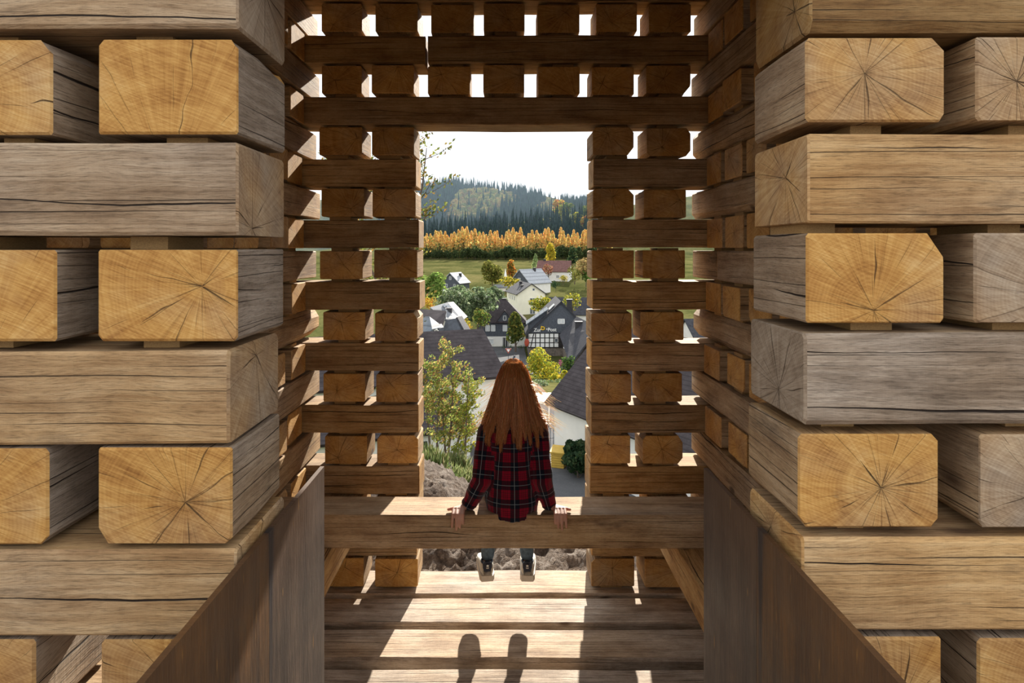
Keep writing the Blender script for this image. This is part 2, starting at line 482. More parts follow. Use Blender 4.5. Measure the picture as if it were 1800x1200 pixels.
# front pillars -----------------------------------------------------------
# rows: (kind, y_top_px, y_bottom_px, data) measured on the near face
LEFT = [('S', -110, 48, 419, .75, 1.0), ('B', 68, 235, [(-156, 90), (173, 419)], .05, 1.0), ('S', 252, 415, 418, .55, 1.0), ('B', 438, 599, [(-150, 97), (171, 417)], .0, 1.0),
        ('S', 617, 781, 403, .35, .97), ('B', 788, 957, [(-160, 84), (172, 408)], .05, .95), ('S', 965, 1116, 415, .2, 1.0), ('B', 1124, 1284, [(-185, 60), (177, 420)], .2, .95)]
RIGHT = [('S', -110, 53, 1424, .0, .62), ('B', 65, 213, [(1418, 1662), (1717, 1960)], .25, 1.0), ('S', 234, 391, 1420, .15, 1.06), ('B', 410, 568, [(1418, 1660), (1715, 1960)], .05, 1.0),
         ('S', 585, 746, 1414, .78, 1.0), ('B', 763, 927, [(1405, 1652), (1722, 1965)], .12, .98), ('S', 945, 1107, 1409, .15, 1.12), ('B', 1122, 1282, [(1400, 1655), (1720, 1960)], .15, .95)]
HERO = {('L', 1, 1): dict(ch={'tr': .018, 'tl': .012}, pith=(.00, -.17), ends=.02, sides=.95), ('L', 1, 0): dict(ch={'tr': .022}, ends=.05, pith=(-.05, -.02), sides=.8),
        ('L', 3, 1): dict(pith=(.06, .015), ends=.0, sides=1.0, ch={'tl': .003, 'tr': .003}), ('L', 3, 0): dict(pith=(-.02, -.15), ends=.0, sides=1.0),
        ('L', 5, 1): dict(pith=(.035, -.01), ends=.1, sides=1.0, ch={'bl': .03, 'br': .012}), ('L', 5, 0): dict(ends=.05, sides=1.0, ch={'br': .012}),
        ('R', 1, 0): dict(pith=(-.02, .01), ends=.3, sides=.45, ch={'tr': .026, 'br': .012}), ('R', 1, 1): dict(ends=.55, sides=.45),
        ('R', 3, 0): dict(pith=(-.003, -.055), ends=.0, sides=.75, ch={'tr': .045}), ('R', 3, 1): dict(ends=.75, sides=.3, pith=(.02, -.03)),
        ('R', 5, 0): dict(pith=(.02, -.012), ends=.1, sides=.4, ch={'tr': .012, 'bl': .02, 'br': .016}), ('R', 5, 1): dict(ends=.85, sides=.45, ch={'bl': .01})}
def front(wall, rows, sgn):
    tag_ = 'L' if sgn < 0 else 'R'
    zs = [(k, fz(t), fz(b), d, g, v) for (k, t, b, d, g, v) in rows]
    # carry the stack on upwards and down to the floor
    up = zs[0][1]
    ext = []
    k = 'B'
    while up < 3.75:
        ext.append((k, up + .016 + TH, up + .016, None, .4, .9)); up += .016 + TH; k = 'S' if k == 'B' else 'B'
    low = zs[-1][2]; dn = []; k = 'S'
    n = 7; p = low / n
    for q in range(n):
        dn.append((k, low - p * q - .016, low - p * (q + 1), None, .4, .9)); k = 'S' if k == 'B' else 'B'
    allr = ext[::-1] + zs + dn
    base = len(ext)
    for q, (k, zt, zb, d, g, v) in enumerate(allr):
        row = q - base
        below = allr[q + 1][1] if q + 1 < len(allr) else 0.0
        if k == 'S':
            xe = fx(d) if d else sgn * (.46 if sgn < 0 else .515)
            x0, x1 = sorted((xe, sgn * (XO + .02)))
            chm = None
            if sgn > 0 and row == 0: chm = {'bl': .02, 'br': .01}
            timber('timber_beam', wall, (x0, Y1A, zb), (x1, Y1B + R.uniform(-.005, .01), zt), 0, ends=min(1, g + .25), sides=g, val=v, jit=.002, ch=chm)
            for xs in (sgn * .60, sgn * .92):
                spacer(wall, xs + R.uniform(-.04, .02), Y1A + .12, below, zb, R.uniform(.05, .09), .14)
            spacer(wall, sgn * (XI + .12), Y1A + .12, below, zb, .12, .17)
        else:
            spans = [(fx(a_), fx(b_)) for a_, b_ in d] if d else ([(-.70, -.46), (-1.02, -.78)] if sgn < 0 else [(.515, .755), (.81, 1.05)])
            for m, (x0, x1) in enumerate(spans):
                h = dict(HERO.get((tag_, row, m), {}))
                en, si = h.pop('ends', g), h.pop('sides', .8)
                timber('timber_block', wall, (x0, Y1A + (0 if d else R.uniform(0, .01)), zb), (x1, Y1B + R.uniform(-.002, .006), zt), 1, ends=en, sides=si, val=v, jit=.0015, **h)
                spacer(wall, (x0 + x1) / 2 + R.uniform(-.05, .04), Y1A + .12, below, zb, R.uniform(.045, .08), .16)
front(wall_fl, LEFT, -1)
front(wall_fr, RIGHT, 1)
# added timbers above the frame, keeping sky light off the upper interior
front_light_blocker = tag(empty('front_light_blocker', (0, Y1A, 2.5)), kind='structure'); front_light_blocker['label'] = 'added unseen timbers over the entrance that block light from the upper room'
zq = 2.47; kq = 0
while zq < 3.8:
    if kq % 2 == 0: timber('timber_beam', front_light_blocker, (-.455, Y1A + .01, zq), (.51, Y1B, zq + TH), 0, ends=.3, sides=.4, val=.9)
    else:
        for xq in (-.42, -.1, .22): timber('timber_block', front_light_blocker, (xq, Y1A + .01, zq), (xq + .24, Y1B, zq + TH), 1, ends=.2, sides=.4, val=.9)
    zq += PITCH; kq += 1

# plank floor -------------------------------------------------------------
floor = tag(empty('floor', (0, 2.6, 0)), kind='structure'); floor['label'] = 'floor of broad weathered planks with dark open joints'
edges = [(3.715, 3.985), (3.425, 3.665), (3.125, 3.365), (2.80, 3.045), (2.49, 2.745), (2.18, 2.43), (1.87, 2.12), (1.56, 1.81), (1.25, 1.50), (.95, 1.20)]
for (y0, y1) in edges:
    timber('floor_plank', floor, (-XO, y0, -.16), (XO, y1, 0), 0, ends=.3, sides=.95, val=1.25, jit=.0025)
# ceiling beams
ceil = tag(empty('ceiling', (0, 2.6, 3.7)), kind='structure'); ceil['label'] = 'ceiling of close-laid timbers over the tower room'
zc = ztop(-2) + .02
yy = Y1A
while yy < Y2B - .1:
    timber('ceiling_beam', ceil, (-XO, yy, zc), (XO, yy + .235, zc + .16), 0, ends=.3, sides=.4, val=.9)
    yy += .245

# bearers and bench -------------------------------------------------------
zb17 = ztop(17)
for sgn, lab in ((-1, 'long timber bearer under the left end of the sitting beam'), (1, 'long timber bearer under the right end of the sitting beam')):
    x0, x1 = sorted((sgn * .808, sgn * 1.045))
    o = timber('bearer_beam', None, (x0, Y1B + .03, zb17 - TH), (x1, Y2B, zb17), 1, ends=.15, sides=.15, val=1.12)
    tag(o, lab, 'beam', 'bearers under the sitting beam')
BZ = zb17 + .16
bench = timber('bench_beam', None, (-XI + .01, 3.11, zb17 + .001), (XI - .01, 3.345, BZ), 0, ends=.2, sides=.35, val=1.1, jit=.002)
tag(bench, 'thick horizontal timber beam the girl is sitting on', 'bench')

# steel balustrade plates --------------------------------------------------
def steel():
    t = NT('rusted_steel_plate')
    co = t.n('TexCoord').outputs['Object']
    sp = t.n('SeparateXYZ', {0: co}); y, z = sp.outputs[1], sp.outputs[2]
    M = t.math
    run = t.noise(t.vec(M('MULTIPLY', y, 16), M('MULTIPLY', z, 1.1), 3.0), 1, 5, 0.6)
    fine = t.noise(t.vec(M('MULTIPLY', y, 140), M('MULTIPLY', z, 14), 1.0), 1, 4, 0.65)
    blot = t.noise(t.vec(M('MULTIPLY', y, 4), M('MULTIPLY', z, 4), 8.0), 1, 5, 0.6)
    mid = t.noise(t.vec(M('MULTIPLY', y, 14), M('MULTIPLY', z, 9), 6.0), 1, 7, 0.72)
    f = M('ADD', M('MULTIPLY', run, .36), M('ADD', M('MULTIPLY', blot, .26), M('ADD', M('MULTIPLY', mid, .24), M('MULTIPLY', fine, .14))))
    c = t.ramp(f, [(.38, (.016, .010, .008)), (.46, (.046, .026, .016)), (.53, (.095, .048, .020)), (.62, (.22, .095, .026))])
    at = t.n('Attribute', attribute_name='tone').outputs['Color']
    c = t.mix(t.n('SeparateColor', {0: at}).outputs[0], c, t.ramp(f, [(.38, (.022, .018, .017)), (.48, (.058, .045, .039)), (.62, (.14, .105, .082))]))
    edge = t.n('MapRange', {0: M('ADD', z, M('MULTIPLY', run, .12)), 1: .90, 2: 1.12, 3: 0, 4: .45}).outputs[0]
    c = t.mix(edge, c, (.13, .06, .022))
    ds = t.n('MapRange', {0: M('ADD', M('ABSOLUTE', M('SUBTRACT', y, .262)), M('ADD', M('MULTIPLY', M('SUBTRACT', run, .5), .03), M('MULTIPLY', M('SUBTRACT', 1.07, z), .035))), 1: .008, 2: .022, 3: .85, 4: 0}).outputs[0]
    c = t.mix(ds, c, (.018, .019, .024))
    dr = t.n('MapRange', {0: t.noise(t.vec(M('MULTIPLY', y, 90), M('MULTIPLY', z, 9), 5.0), 1, 2), 1: .70, 2: .76, 3: 0, 4: .8}).outputs[0]
    c = t.mix(dr, c, (.42, .22, .05))
    rg = t.n('MapRange', {0: blot, 1: .3, 2: .7, 3: .38, 4: .62}).outputs[0]
    return t.pbr(c, rg, 0.0, t.bump(fine, .002, .5), .3)
M_STEEL = steel()
M_SEAM = plain('steel_stain', (.02, .022, .028), .5, .3, .3, 20)
def plate(sgn, X, yend, ysplit, lab):
    root = empty('steel_plate', (X, 1.0, 0.33)); tag(root, lab, 'steel plate', 'balustrade plates')
    zt = E - .535 - .33
    T_ = .010
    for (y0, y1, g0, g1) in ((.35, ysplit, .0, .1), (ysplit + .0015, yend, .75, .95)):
        ys = [y0 + (y1 - y0) * i / 6 for i in range(7)]
        mb = MB()
        xo = sgn * T_
        for i in range(6):
            mb.box(min(0, xo), max(0, xo), ys[i] - 1.0, ys[i + 1] - 1.0, -.30, zt)
        # one closed slab with a few columns
        me = pymesh('panel', [], [])
        v = []; f = []
        for yv in ys:
            for (xx, zz) in ((0, -.30), (xo, -.30), (xo, zt), (0, zt)): v.append((xx, yv - 1.0, zz))
        for i in range(6):
            for k in range(4): f.append((i * 4 + k, i * 4 + (k + 1) % 4, i * 4 + 4 + (k + 1) % 4, i * 4 + 4 + k))
        f += [(3, 2, 1, 0), (24, 25, 26, 27)]
        me = pymesh('panel', v, f, M_STEEL)
        bm = bmesh.new(); bm.from_mesh(me); bmesh.ops.recalc_face_normals(bm, faces=bm.faces); bm.to_mesh(me); bm.free()
        ca_ = me.color_attributes.new('tone', 'FLOAT_COLOR', 'CORNER')
        for li, lp in enumerate(me.loops):
            yv = me.vertices[lp.vertex_index].co.y + 1.0
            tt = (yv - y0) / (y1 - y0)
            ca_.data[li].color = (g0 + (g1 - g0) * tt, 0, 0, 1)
        link('panel', me, root)
    return root
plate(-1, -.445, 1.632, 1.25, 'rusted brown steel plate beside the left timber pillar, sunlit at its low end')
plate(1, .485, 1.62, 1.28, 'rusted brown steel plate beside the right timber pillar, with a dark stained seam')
# landing the viewer stands on
land = tag(empty('floor_landing', (0, .2, 0)), kind='structure'); land['label'] = 'plank landing in front of the tower'
for q in range(9):
    timber('floor_plank', land, (-1.3, -1.3 + q * .25, .17), (1.3, -1.3 + q * .25 + .24, .33), 0, ends=.3, sides=.8, val=1.05)
# ------------------------------------------------------------------ terrain
def lerp_pts(pts, t):
    if t <= pts[0][0]: return pts[0][1]
    for (a, va), (b, vb) in zip(pts[:-1], pts[1:]):
        if t <= b:
            k = (t - a) / (b - a); return va + (vb - va) * k
    return pts[-1][1]
def sstep(a, b, t):
    k = min(1, max(0, (t - a) / (b - a))); return k * k * (3 - 2 * k)
PROF = [(-100, -2.3), (3.6, -2.3), (4.02, -2.11), (5.2, -2.08), (6.0, -2.36), (30.5, -11.9), (60, -12.3), (90, -17.2), (110, -20.8), (145, -20.6), (180, -17.2), (230, -14.9),
        (262, -12.2), (300, -10.4), (400, -6.0), (430, -4.0)]
HBP = [(-400, 60), (-110, 72), (-70, 76), (-30, 71), (10, 66), (50, 58), (90, 49), (130, 46), (400, 50)]
def TZ(x, y):
    """ground height in world z"""
    z = lerp_pts(PROF, y)
    if y > 4.0 and y < 30:
        k = sstep(0.25, -1.1, x) if y < 12 else sstep(1.5, -3.0, x)
        z += k * lerp_pts([(4.0, 0), (5.2, .22), (6.5, .45), (12, .95), (20, 1.6), (30, .0)], y)
    if y > 430:
        ha = max(-4, 23 + .15 * x)
        hb = lerp_pts(HBP, x)
        if y < 620: z = -4 + (ha + 4) * sstep(400, 640, y)
        elif y < 690: z = ha - 6 * sstep(620, 690, y)
        elif y < 900: z = ha - 6 + (hb - ha + 6) * sstep(680, 900, y)
        else: z = hb - (y - 900) * .25
    return z + E

def px3(px, py, d):
    return Vector(((px - VX) * d / F, d, E - (py - VY) * d / F))

def dirt():
    t = NT('dirt_slope')
    co = t.n('TexCoord').outputs['Object']
    f = t.noise(co, 5, 8, .65); g = t.noise(co, 34, 5, .7); b = t.noise(co, .9, 3)
    c = t.ramp(t.math('ADD', t.math('MULTIPLY', f, .6), t.math('MULTIPLY', g, .4)),
               [(.36, (.045, .032, .024)), (.47, (.14, .105, .082)), (.56, (.27, .22, .18)), (.66, (.46, .41, .36))])
    sp = t.n('SeparateXYZ', {0: co})
    m = t.n('MapRange', {0: t.math('ADD', sp.outputs[1], t.math('MULTIPLY', b, 6)), 1: 11, 2: 14, 3: 0, 4: 1}).outputs[0]
    gr = t.ramp(g, [(.3, (.05, .07, .02)), (.7, (.18, .20, .07))])
    c = t.mix(m, c, gr)
    return t.pbr(c, .95, 0, t.bump(t.math('ADD', f, t.math('ADD', g, t.noise(co, 120, 3, .7))), .05, 1.0), .1)
def meadow():
    t = NT('meadow_grass')
    co = t.n('TexCoord').outputs['Object']
    f = t.noise(co, .06, 5, .6); g = t.noise(co, .9, 5, .7)
    c = t.ramp(t.math('ADD', t.math('MULTIPLY', f, .6), t.math('MULTIPLY', g, .4)),
               [(.34, (.038, .046, .016)), (.47, (.070, .074, .026)), (.56, (.11, .105, .040)), (.68, (.16, .13, .06))])
    return t.pbr(c, 1.0, 0, t.bump(g, .1, .3), 0.0)
def asphalt():
    t = NT('asphalt')
    co = t.n('TexCoord').outputs['Object']
    f = t.noise(co, .35, 4, .6); g = t.noise(co, 12, 4, .7)
    c = t.ramp(t.math('ADD', t.math('MULTIPLY', f, .6), t.math('MULTIPLY', g, .4)), [(.3, (.06, .061, .066)), (.5, (.095, .096, .10)), (.7, (.14, .138, .138))])
    return t.pbr(c, .9, 0, t.bump(g, .02, .5), 0.03)
M_DIRT, M_MEADOW, M_ASPH = dirt(), meadow(), asphalt()

def grid(name, xs, ys, fz_, mat, label, kind='structure'):
    v = [(x(j) if callable(x) else x, y, 0) for j, y in enumerate(ys) for x in xs]
    v = [(x, y, fz_(x, y)) for (x, y, _) in v]
    n = len(xs)
    f = [(j * n + i, j * n + i + 1, (j + 1) * n + i + 1, (j + 1) * n + i) for j in range(len(ys) - 1) for i in range(n - 1)]
    me = pymesh(name, v, f, mat, True)
    return tag(link(name, me), label, None, None, kind)
def frange(a, b, s):
    r = []
    while a < b - 1e-6: r.append(a); a += s
    return r
xs = frange(-26, -3, 1.0) + frange(-3, -1.4, .12) + frange(-1.4, 1.4, .03) + frange(1.4, 3, .12) + frange(3, 27, 1.0)
ys = frange(-30, 3.4, 2.2) + frange(3.4, 4.0, .1) + frange(4.0, 6.4, .03) + frange(6.4, 9, .1) + frange(9, 31.5, .7)
def near_z(x, y):
    z = TZ(x, y)
    if 3.95 < y < 12:
        k = sstep(3.95, 4.15, y) * (1 - sstep(8, 12, y))
        p = Vector((x * 1.0, y * 1.0, 0))
        a = mn.fractal(p * 2.2, .9, 2.1, 3) * .07
        r_ = (1 - abs(mn.noise(p * 6.3 + Vector((3, 1, 0))))) ** 2 * .07 + (1 - abs(mn.noise(p * 13 + Vector((7, 2, 0))))) ** 3 * .05 + mn.noise(p * 27) * .022 + abs(mn.noise(p * 45)) * .02
        z += k * (a + r_ - .06) 
    return z
grid('ground_slope', xs, ys, near_z, M_DIRT, 'bare churned brown earth falling away outside the opening')
ys = [30.5, 34, 38, 42, 48, 54, 60, 68, 76, 84, 90, 97, 104, 110, 120, 132, 145, 160, 180, 205, 230, 246, 262, 280, 300, 330, 360, 400, 415, 430, 450, 475, 500, 530, 560, 590, 620, 650, 690, 720, 760, 800, 840, 880, 900, 930, 1000, 1200]
us = [i / 30 - 1 for i in range(61)]
v = [(u * (.62 * y + 40), y, TZ(u * (.62 * y + 40), y)) for y in ys for u in us]
n = len(us)
f = [(j * n + i, j * n + i + 1, (j + 1) * n + i + 1, (j + 1) * n + i) for j in range(len(ys) - 1) for i in range(n - 1)]
tag(link('ground_valley', pymesh('ground_valley', v, f, M_MEADOW, True)), 'green and tan meadow floor and hillside of the valley', None, None, 'structure')
# streets
def street(name, poly, label, thick=.06):
    """poly: world xy outline, laid just over the ground, subdivided in y strips"""
    v = []; f = []
    for (y, xa, xb) in poly:
        for k in range(9):
            x = xa + (xb - xa) * k / 8
            v.append((x, y, TZ(x, y) + thick))
    for j in range(len(poly) - 1):
        for k in range(8): f.append((j * 9 + k, j * 9 + k + 1, (j + 1) * 9 + k + 1, (j + 1) * 9 + k))
    tag(link(name, pymesh(name, v, f, M_ASPH, True)), label, None, None, 'structure')
street('street_yard', [(27.5, .0, 9), (30.5, -1, 9.5), (34, -3, 9.5), (38, -4.5, 9), (44, -4, 5), (52, -3, 4), (60, -3, 3), (75, -3.5, 2.5), (90, -4, 2), (104, -6, 2)], 'grey asphalt yard and lane between the nearest houses', .09)
street('street_village', [(102, -40, 40), (108, -40, 40), (112, -40, 30), (117, -40, 5), (122, -40, 4), (127, -40, 4), (133, -40, 4), (139, -40, 4)], 'grey village street in front of the half-timbered inn', .12)

# ------------------------------------------------------------------ building materials
def slate(name, c0, c1, rows=3.2, rough=.6):
    t = NT(name)
    uv = t.n('TexCoord').outputs['Object']
    sp = t.n('SeparateXYZ', {0: uv})
    M = t.math
    s = M('FRACT', M('MULTIPLY', sp.outputs[2], rows))
    line = t.n('MapRange', {0: s, 1: 0.0, 2: .3, 3: .35, 4: 1}).outputs[0]
    g = t.noise(uv, 1.6, 5, .7)
    c = t.ramp(g, [(.3, c0), (.7, c1)])
    lc = t.n('CombineColor', {0: line, 1: line, 2: line}).outputs[0]
    c = t.mix(.75, c, lc, 'MULTIPLY')
    return t.pbr(c, rough, 0, t.bump(s, .02, .3), .06)
M_SLATE = slate('slate_tiles', (.035, .036, .043), (.075, .076, .086), 4.5)
M_BROWN = slate('brown_tiles', (.036, .030, .032), (.075, .064, .068), 5.6)
M_REDT = slate('red_brown_tiles', (.12, .06, .055), (.21, .115, .10), 2.5)
M_BLUE = slate('grey_blue_roof', (.08, .10, .125), (.13, .155, .18), 1.6, .6)
M_METAL = slate('light_metal_roof', (.16, .172, .19), (.22, .232, .25), .9, .7)
M_PALE = slate('pale_metal_roof', (.34, .36, .39), (.44, .46, .49), .9, .7)
M_WHITE = plain('white_render', (.80, .785, .74), .85, 0, .06, .8)
M_CREAM = plain('cream_render', (.84, .81, .66), .85, 0, .05, .8)
M_CLAD = plain('dark_slate_cladding', (.075, .085, .105), .6, 0, .25, 3)
M_STONE = plain('rubble_stone', (.16, .135, .115), .9, 0, .45, 2.5)
M_GLASS = plain('window_glass', (.10, .12, .14), .12, 0, .2, 1, spec=.8)
M_CURT = plain('curtained_glass', (.62, .65, .66), .2, 0, .1, 1, spec=.7)
M_FRAME = plain('white_paint', (.82, .82, .80), .5, 0, .04, 3)
M_BEAMD = plain('black_timber', (.025, .022, .022), .7, 0, .3, 4)
M_BRICK = plain('dark_chimney', (.05, .048, .052), .8, 0, .3, 5)
M_DOORG = plain('dark_door', (.05, .05, .055), .5, 0, .2, 2)

def window(par, c, ux, un, w, h, glass=None, frame=.09):
    """c centre on the wall, ux along the wall, un outward normal (local vectors)"""
    c, ux, un = Vector(c), Vector(ux), Vector(un); uz = Vector((0, 0, 1))
    def q(mb, x0, x1, z0, z1, d0, d1):
        P = [c + ux * x + uz * z for (x, z) in ((x0, z0), (x1, z0), (x1, z1), (x0, z1))]
        mb.prism([p + un * d1 for p in P], un * (d0 - d1))
    m = MB()
    q(m, -w / 2, w / 2, -h / 2, -h / 2 + frame, -.02, .08); q(m, -w / 2, w / 2, h / 2 - frame, h / 2, -.02, .08)
    q(m, -w / 2, -w / 2 + frame, -h / 2, h / 2, -.02, .08); q(m, w / 2 - frame, w / 2, -h / 2, h / 2, -.02, .08)
    if w > .8: q(m, -frame / 2, frame / 2, -h / 2, h / 2, -.02, .08)
    wn = m.build('window', M_FRAME, par)
    m = MB(); q(m, -w / 2 + .02, w / 2 - .02, -h / 2 + .02, h / 2 - .02, -.02, .03)
    m.build('pane', glass or M_GLASS, wn)
    return wn
def slab(mb, pts, th):
    pts = [Vector(p) for p in pts]
    nrm = (pts[1] - pts[0]).cross(pts[2] - pts[0]).normalized()
    if nrm.z < 0: pts = pts[::-1]; nrm = -nrm
    mb.prism(pts, -nrm * th)
    return mb
def house(name, label, x, y, rz, L, W, hw, rise, wall, roof, base=None, gable=None, low=None, lowh=2.6, over=.45, hip=0.0, wins=(), chims=(), group=None, cat='house'):
    """ridge along local x. Front eave side faces local -y. wins: (face, along, z, w, h, glass)"""
    z0 = TZ(x, y) if base is None else base
    root = empty(name, (x, y, z0), rz); tag(root, label, cat, group)
    l, w = L / 2, W / 2
    top = MB()
    zb = lowh if low else -2.5
    top.box(-l, l, -w, w, zb, hw)
    top.build('wall', wall, root)
    if low:
        MB().box(-l + .03, l - .03, -w + .03, w - .03, -2.5, lowh).build('ground_floor_wall', low, root)
    if not hip:
        for s in (-1, 1):
            P = [(s * l, -w, hw), (s * l, w, hw), (s * l, 0, hw + rise)]
            if s < 0: P = P[::-1]
            MB().prism(P, (-s * .25, 0, 0)).build('gable', gable or wall, root)
    k = rise / w
    ze = hw - over * k
    lo = l + over
    for s in (-1, 1):
        m = MB()
        slab(m, [(-lo, s * (w + over), ze), (lo, s * (w + over), ze), (lo - hip * 1.0 if hip else lo, 0, hw + rise), (-lo + hip if hip else -lo, 0, hw + rise)], .18)
        m.build('roof_slope', roof, root, (0, 0, .16))
    if hip:
        for s in (-1, 1):
            m = MB(); slab(m, [(s * lo, -(w + over), ze), (s * lo, (w + over), ze), (s * (lo - hip), 0, hw + rise)], .18); m.build('roof_hip', roof, root, (0, 0, .16))
    for wv in wins:
        face, a, z, ww, hh = wv[:5]; gl = wv[5] if len(wv) > 5 else None
        if face == 'front': window(root, (a, -w, z), (1, 0, 0), (0, -1, 0), ww, hh, gl)
        elif face == 'right': window(root, (l, a, z), (0, 1, 0), (1, 0, 0), ww, hh, gl)
        elif face == 'left': window(root, (-l, a, z), (0, -1, 0), (-1, 0, 0), ww, hh, gl)
    for (cx, cy, h) in chims:
        zr = hw + rise - abs(cy) * k
        c = MB().box(cx - .4, cx + .4, cy - .35, cy + .35, zr - .8, zr + h).build('chimney', M_BRICK, root)
        MB().box(cx - .5, cx + .5, cy - .45, cy + .45, zr + h, zr + h + .12).build('chimney_cap', M_BRICK, c)
    return root

# nearest left house, roof seen from above
a1 = atan2(.381, .924)
h1 = house('house', 'white house under a broad dark brown tiled roof behind the young trees', -7.94, 42.5, a1, 13, 7.8, 4.2, 2.2, M_WHITE, M_BROWN, base=-10.05, wins=[('right', 1.2, 2.2, .9, 1.1)])
h1.location.z = E - 12.0
m = MB(); slab(m, [(-6, -7.6, 2.05), (3.7, -7.6, 2.05), (3.7, -3.85, 3.5), (-6, -3.85, 3.5)], .18); m.build('lean_to_roof', M_BROWN, h1)
MB().box(-5.8, 3.5, -7.2, -3.9, -2, 2.1).build('lean_to_wall', M_WHITE, h1)
MB().box(-.2, 1.0, -7.28, -7.15, -1, 1.5).build('door', M_DOORG, h1)
# satellite dish on that roof
dish = tag(empty('satellite_dish', (0, 0, 0)), 'small pale satellite dish on the broad brown roof', 'dish')
dish.parent = None
mw = Matrix.Rotation(a1, 4, 'Z')
dp = Vector((-7.94, 42.5, E - 12.0)) + mw @ Vector((1.0, -2.0, 4.2 + 2.2 * (1 - 2.0 / 3.9) + .2))
dish.location = dp
MB().ball((0, -.2, .75), .45, 12, 6, sc=(1, .25, 1)).build('reflector', M_FRAME, dish, smooth=True)
MB().tube([(0, 0, -.1), (0, 0, .75)], .04).build('mast', M_BRICK, dish)
# nearest right house
house('house', 'white house with a steep dark tiled roof at the right edge of the opening', 9.13, 34.67, atan2(-.883, .47), 12, 7.9, 3.6, 3.85, M_WHITE, M_BROWN, base=E - 12.2, wins=[('left', 1.0, 4.3, .8, .9)])
# inn ----------------------------------------------------------------------
inn = empty('inn', (8.5, 128, E - 21.0)); tag(inn, 'slate gabled inn with white half-timbered storey and lettering', 'inn')
def il(X, Y, Z): return (X - 8.5, Y - 128, Z + 21.0)
xa, xb = 4.4, 10.4
MB().box(xa + .1 - 8.5, 14 - 8.5, .15, 14, -2.5, 1.85).build('ground_floor_wall', M_STONE, inn)
MB().box(xa - 8.5, 14 - 8.5, .1, 14, 1.85, 4.75).build('half_timber_wall', M_BEAMD, inn)
cols = [0, 1.45, 2.35, 3.25, 4.15, 5.0, 5.95]; rws = [1.95, 2.85, 3.78, 4.68]
for i in range(6):
    for j in range(3):
        x0, x1 = xa - 8.5 + cols[i] + .1, xa - 8.5 + cols[i + 1] - .1
        z0, z1 = rws[j] + .09, rws[j + 1] - .09
        if i == 5 and j == 1:
            window(inn, ((x0 + x1) / 2, .1, (z0 + z1) / 2), (1, 0, 0), (0, -1, 0), .72, .85); continue
        if i == 0:                                     # split by the brace
            t0, t1 = .38 + .16 * j, .38 + .16 * (j + 1)
            xm0, xm1 = x0 + (x1 - x0) * (t0 - .12), x0 + (x1 - x0) * (t1 - .12)
            MB().prism([(x0, 0.06, z0), (xm0, 0.06, z0), (xm1, 0.06, z1), (x0, 0.06, z1)], (0, .06, 0)).build('infill_panel', M_FRAME, inn)
            MB().prism([(xm0 + .2, 0.06, z0), (x1, 0.06, z0), (x1, 0.06, z1), (xm1 + .2, 0.06, z1)], (0, .06, 0)).build('infill_panel', M_FRAME, inn)
        else:
            MB().box(x0, x1, 0.06, .12, z0, z1).build('infill_panel', M_FRAME, inn)
G = [il(4.4, 128, -16.25), il(14.0, 128, -16.25), il(14.0, 128, -13.6), il(10.75, 128, -10.3)]
MB().prism(G, (0, .3, 0)).build('gable', M_CLAD, inn)
m = MB(); slab(m, [il(3.9, 127.6, -16.6), il(10.75, 127.6, -10.1), il(10.75, 142, -10.1), il(3.9, 142, -16.6)], .2); m.build('roof_slope', M_SLATE, inn)
m = MB(); slab(m, [il(14.6, 127.6, -13.95), il(10.75, 127.6, -10.1), il(10.75, 142, -10.1), il(14.6, 142, -13.95)], .2); m.build('roof_slope', M_SLATE, inn)
m = MB(); slab(m, [il(4.0, 128.0, -14.6), il(8.2, 128.0, -11.7), il(8.4, 134, -11.7), il(4.2, 134, -14.6)], .15); m.build('dormer_roof', M_BLUE, inn)
MB().prism([il(4.6, 128.6, -16.2), il(8.1, 128.6, -12.7), il(8.1, 128.6, -11.9), il(4.5, 128.6, -14.5)], (0, 5, 0)).build('dormer_cheek', M_CLAD, inn)
m = MB(); slab(m, [il(8.55, 129, -11.95), il(9.6, 129, -10.95), il(9.6, 131.4, -10.95), il(8.55, 131.4, -11.95)], .12); m.build('skylight', M_CURT, inn, (0, 0, .12))
window(inn, il(10.8, 128, -14.0), (1, 0, 0), (0, -1, 0), 1.4, 1.0, M_CURT)
# lower wing to the right
m = MB(); slab(m, [px3(983, 588, 124) - inn.location, px3(1014, 556, 126) - inn.location, px3(1052, 575, 112) - inn.location, px3(1002, 640, 110) - inn.location], .25); m.build('wing_roof', M_SLATE, inn)
m = MB(); slab(m, [px3(1014, 556, 126) - inn.location, px3(1052, 575, 112) - inn.location, px3(1085, 600, 118) - inn.location, px3(1050, 580, 131) - inn.location], .25); m.build('wing_roof', M_SLATE, inn)
m = MB(); a_, b_ = px3(986, 592, 124) - inn.location, px3(1004, 642, 110.6) - inn.location
m.prism([(a_.x + .4, a_.y, -3), (b_.x + .4, b_.y, -3), (b_.x + .4, b_.y, b_.z + .0), (a_.x + .4, a_.y, a_.z + .0)], (6, 0, 0)); m.build('wing_wall', M_STONE, inn)
m = MB(); slab(m, [px3(990, 612, 118.5) - inn.location + Vector((0, 0, .12)), px3(999, 600, 119) - inn.location + Vector((0, 0, .12)), px3(1000.5, 601, 118.6) - inn.location + Vector((0, 0, .12)), px3(991.5, 613.5, 118) - inn.location + Vector((0, 0, .12))], .1); m.build('skylight', M_CURT, inn)
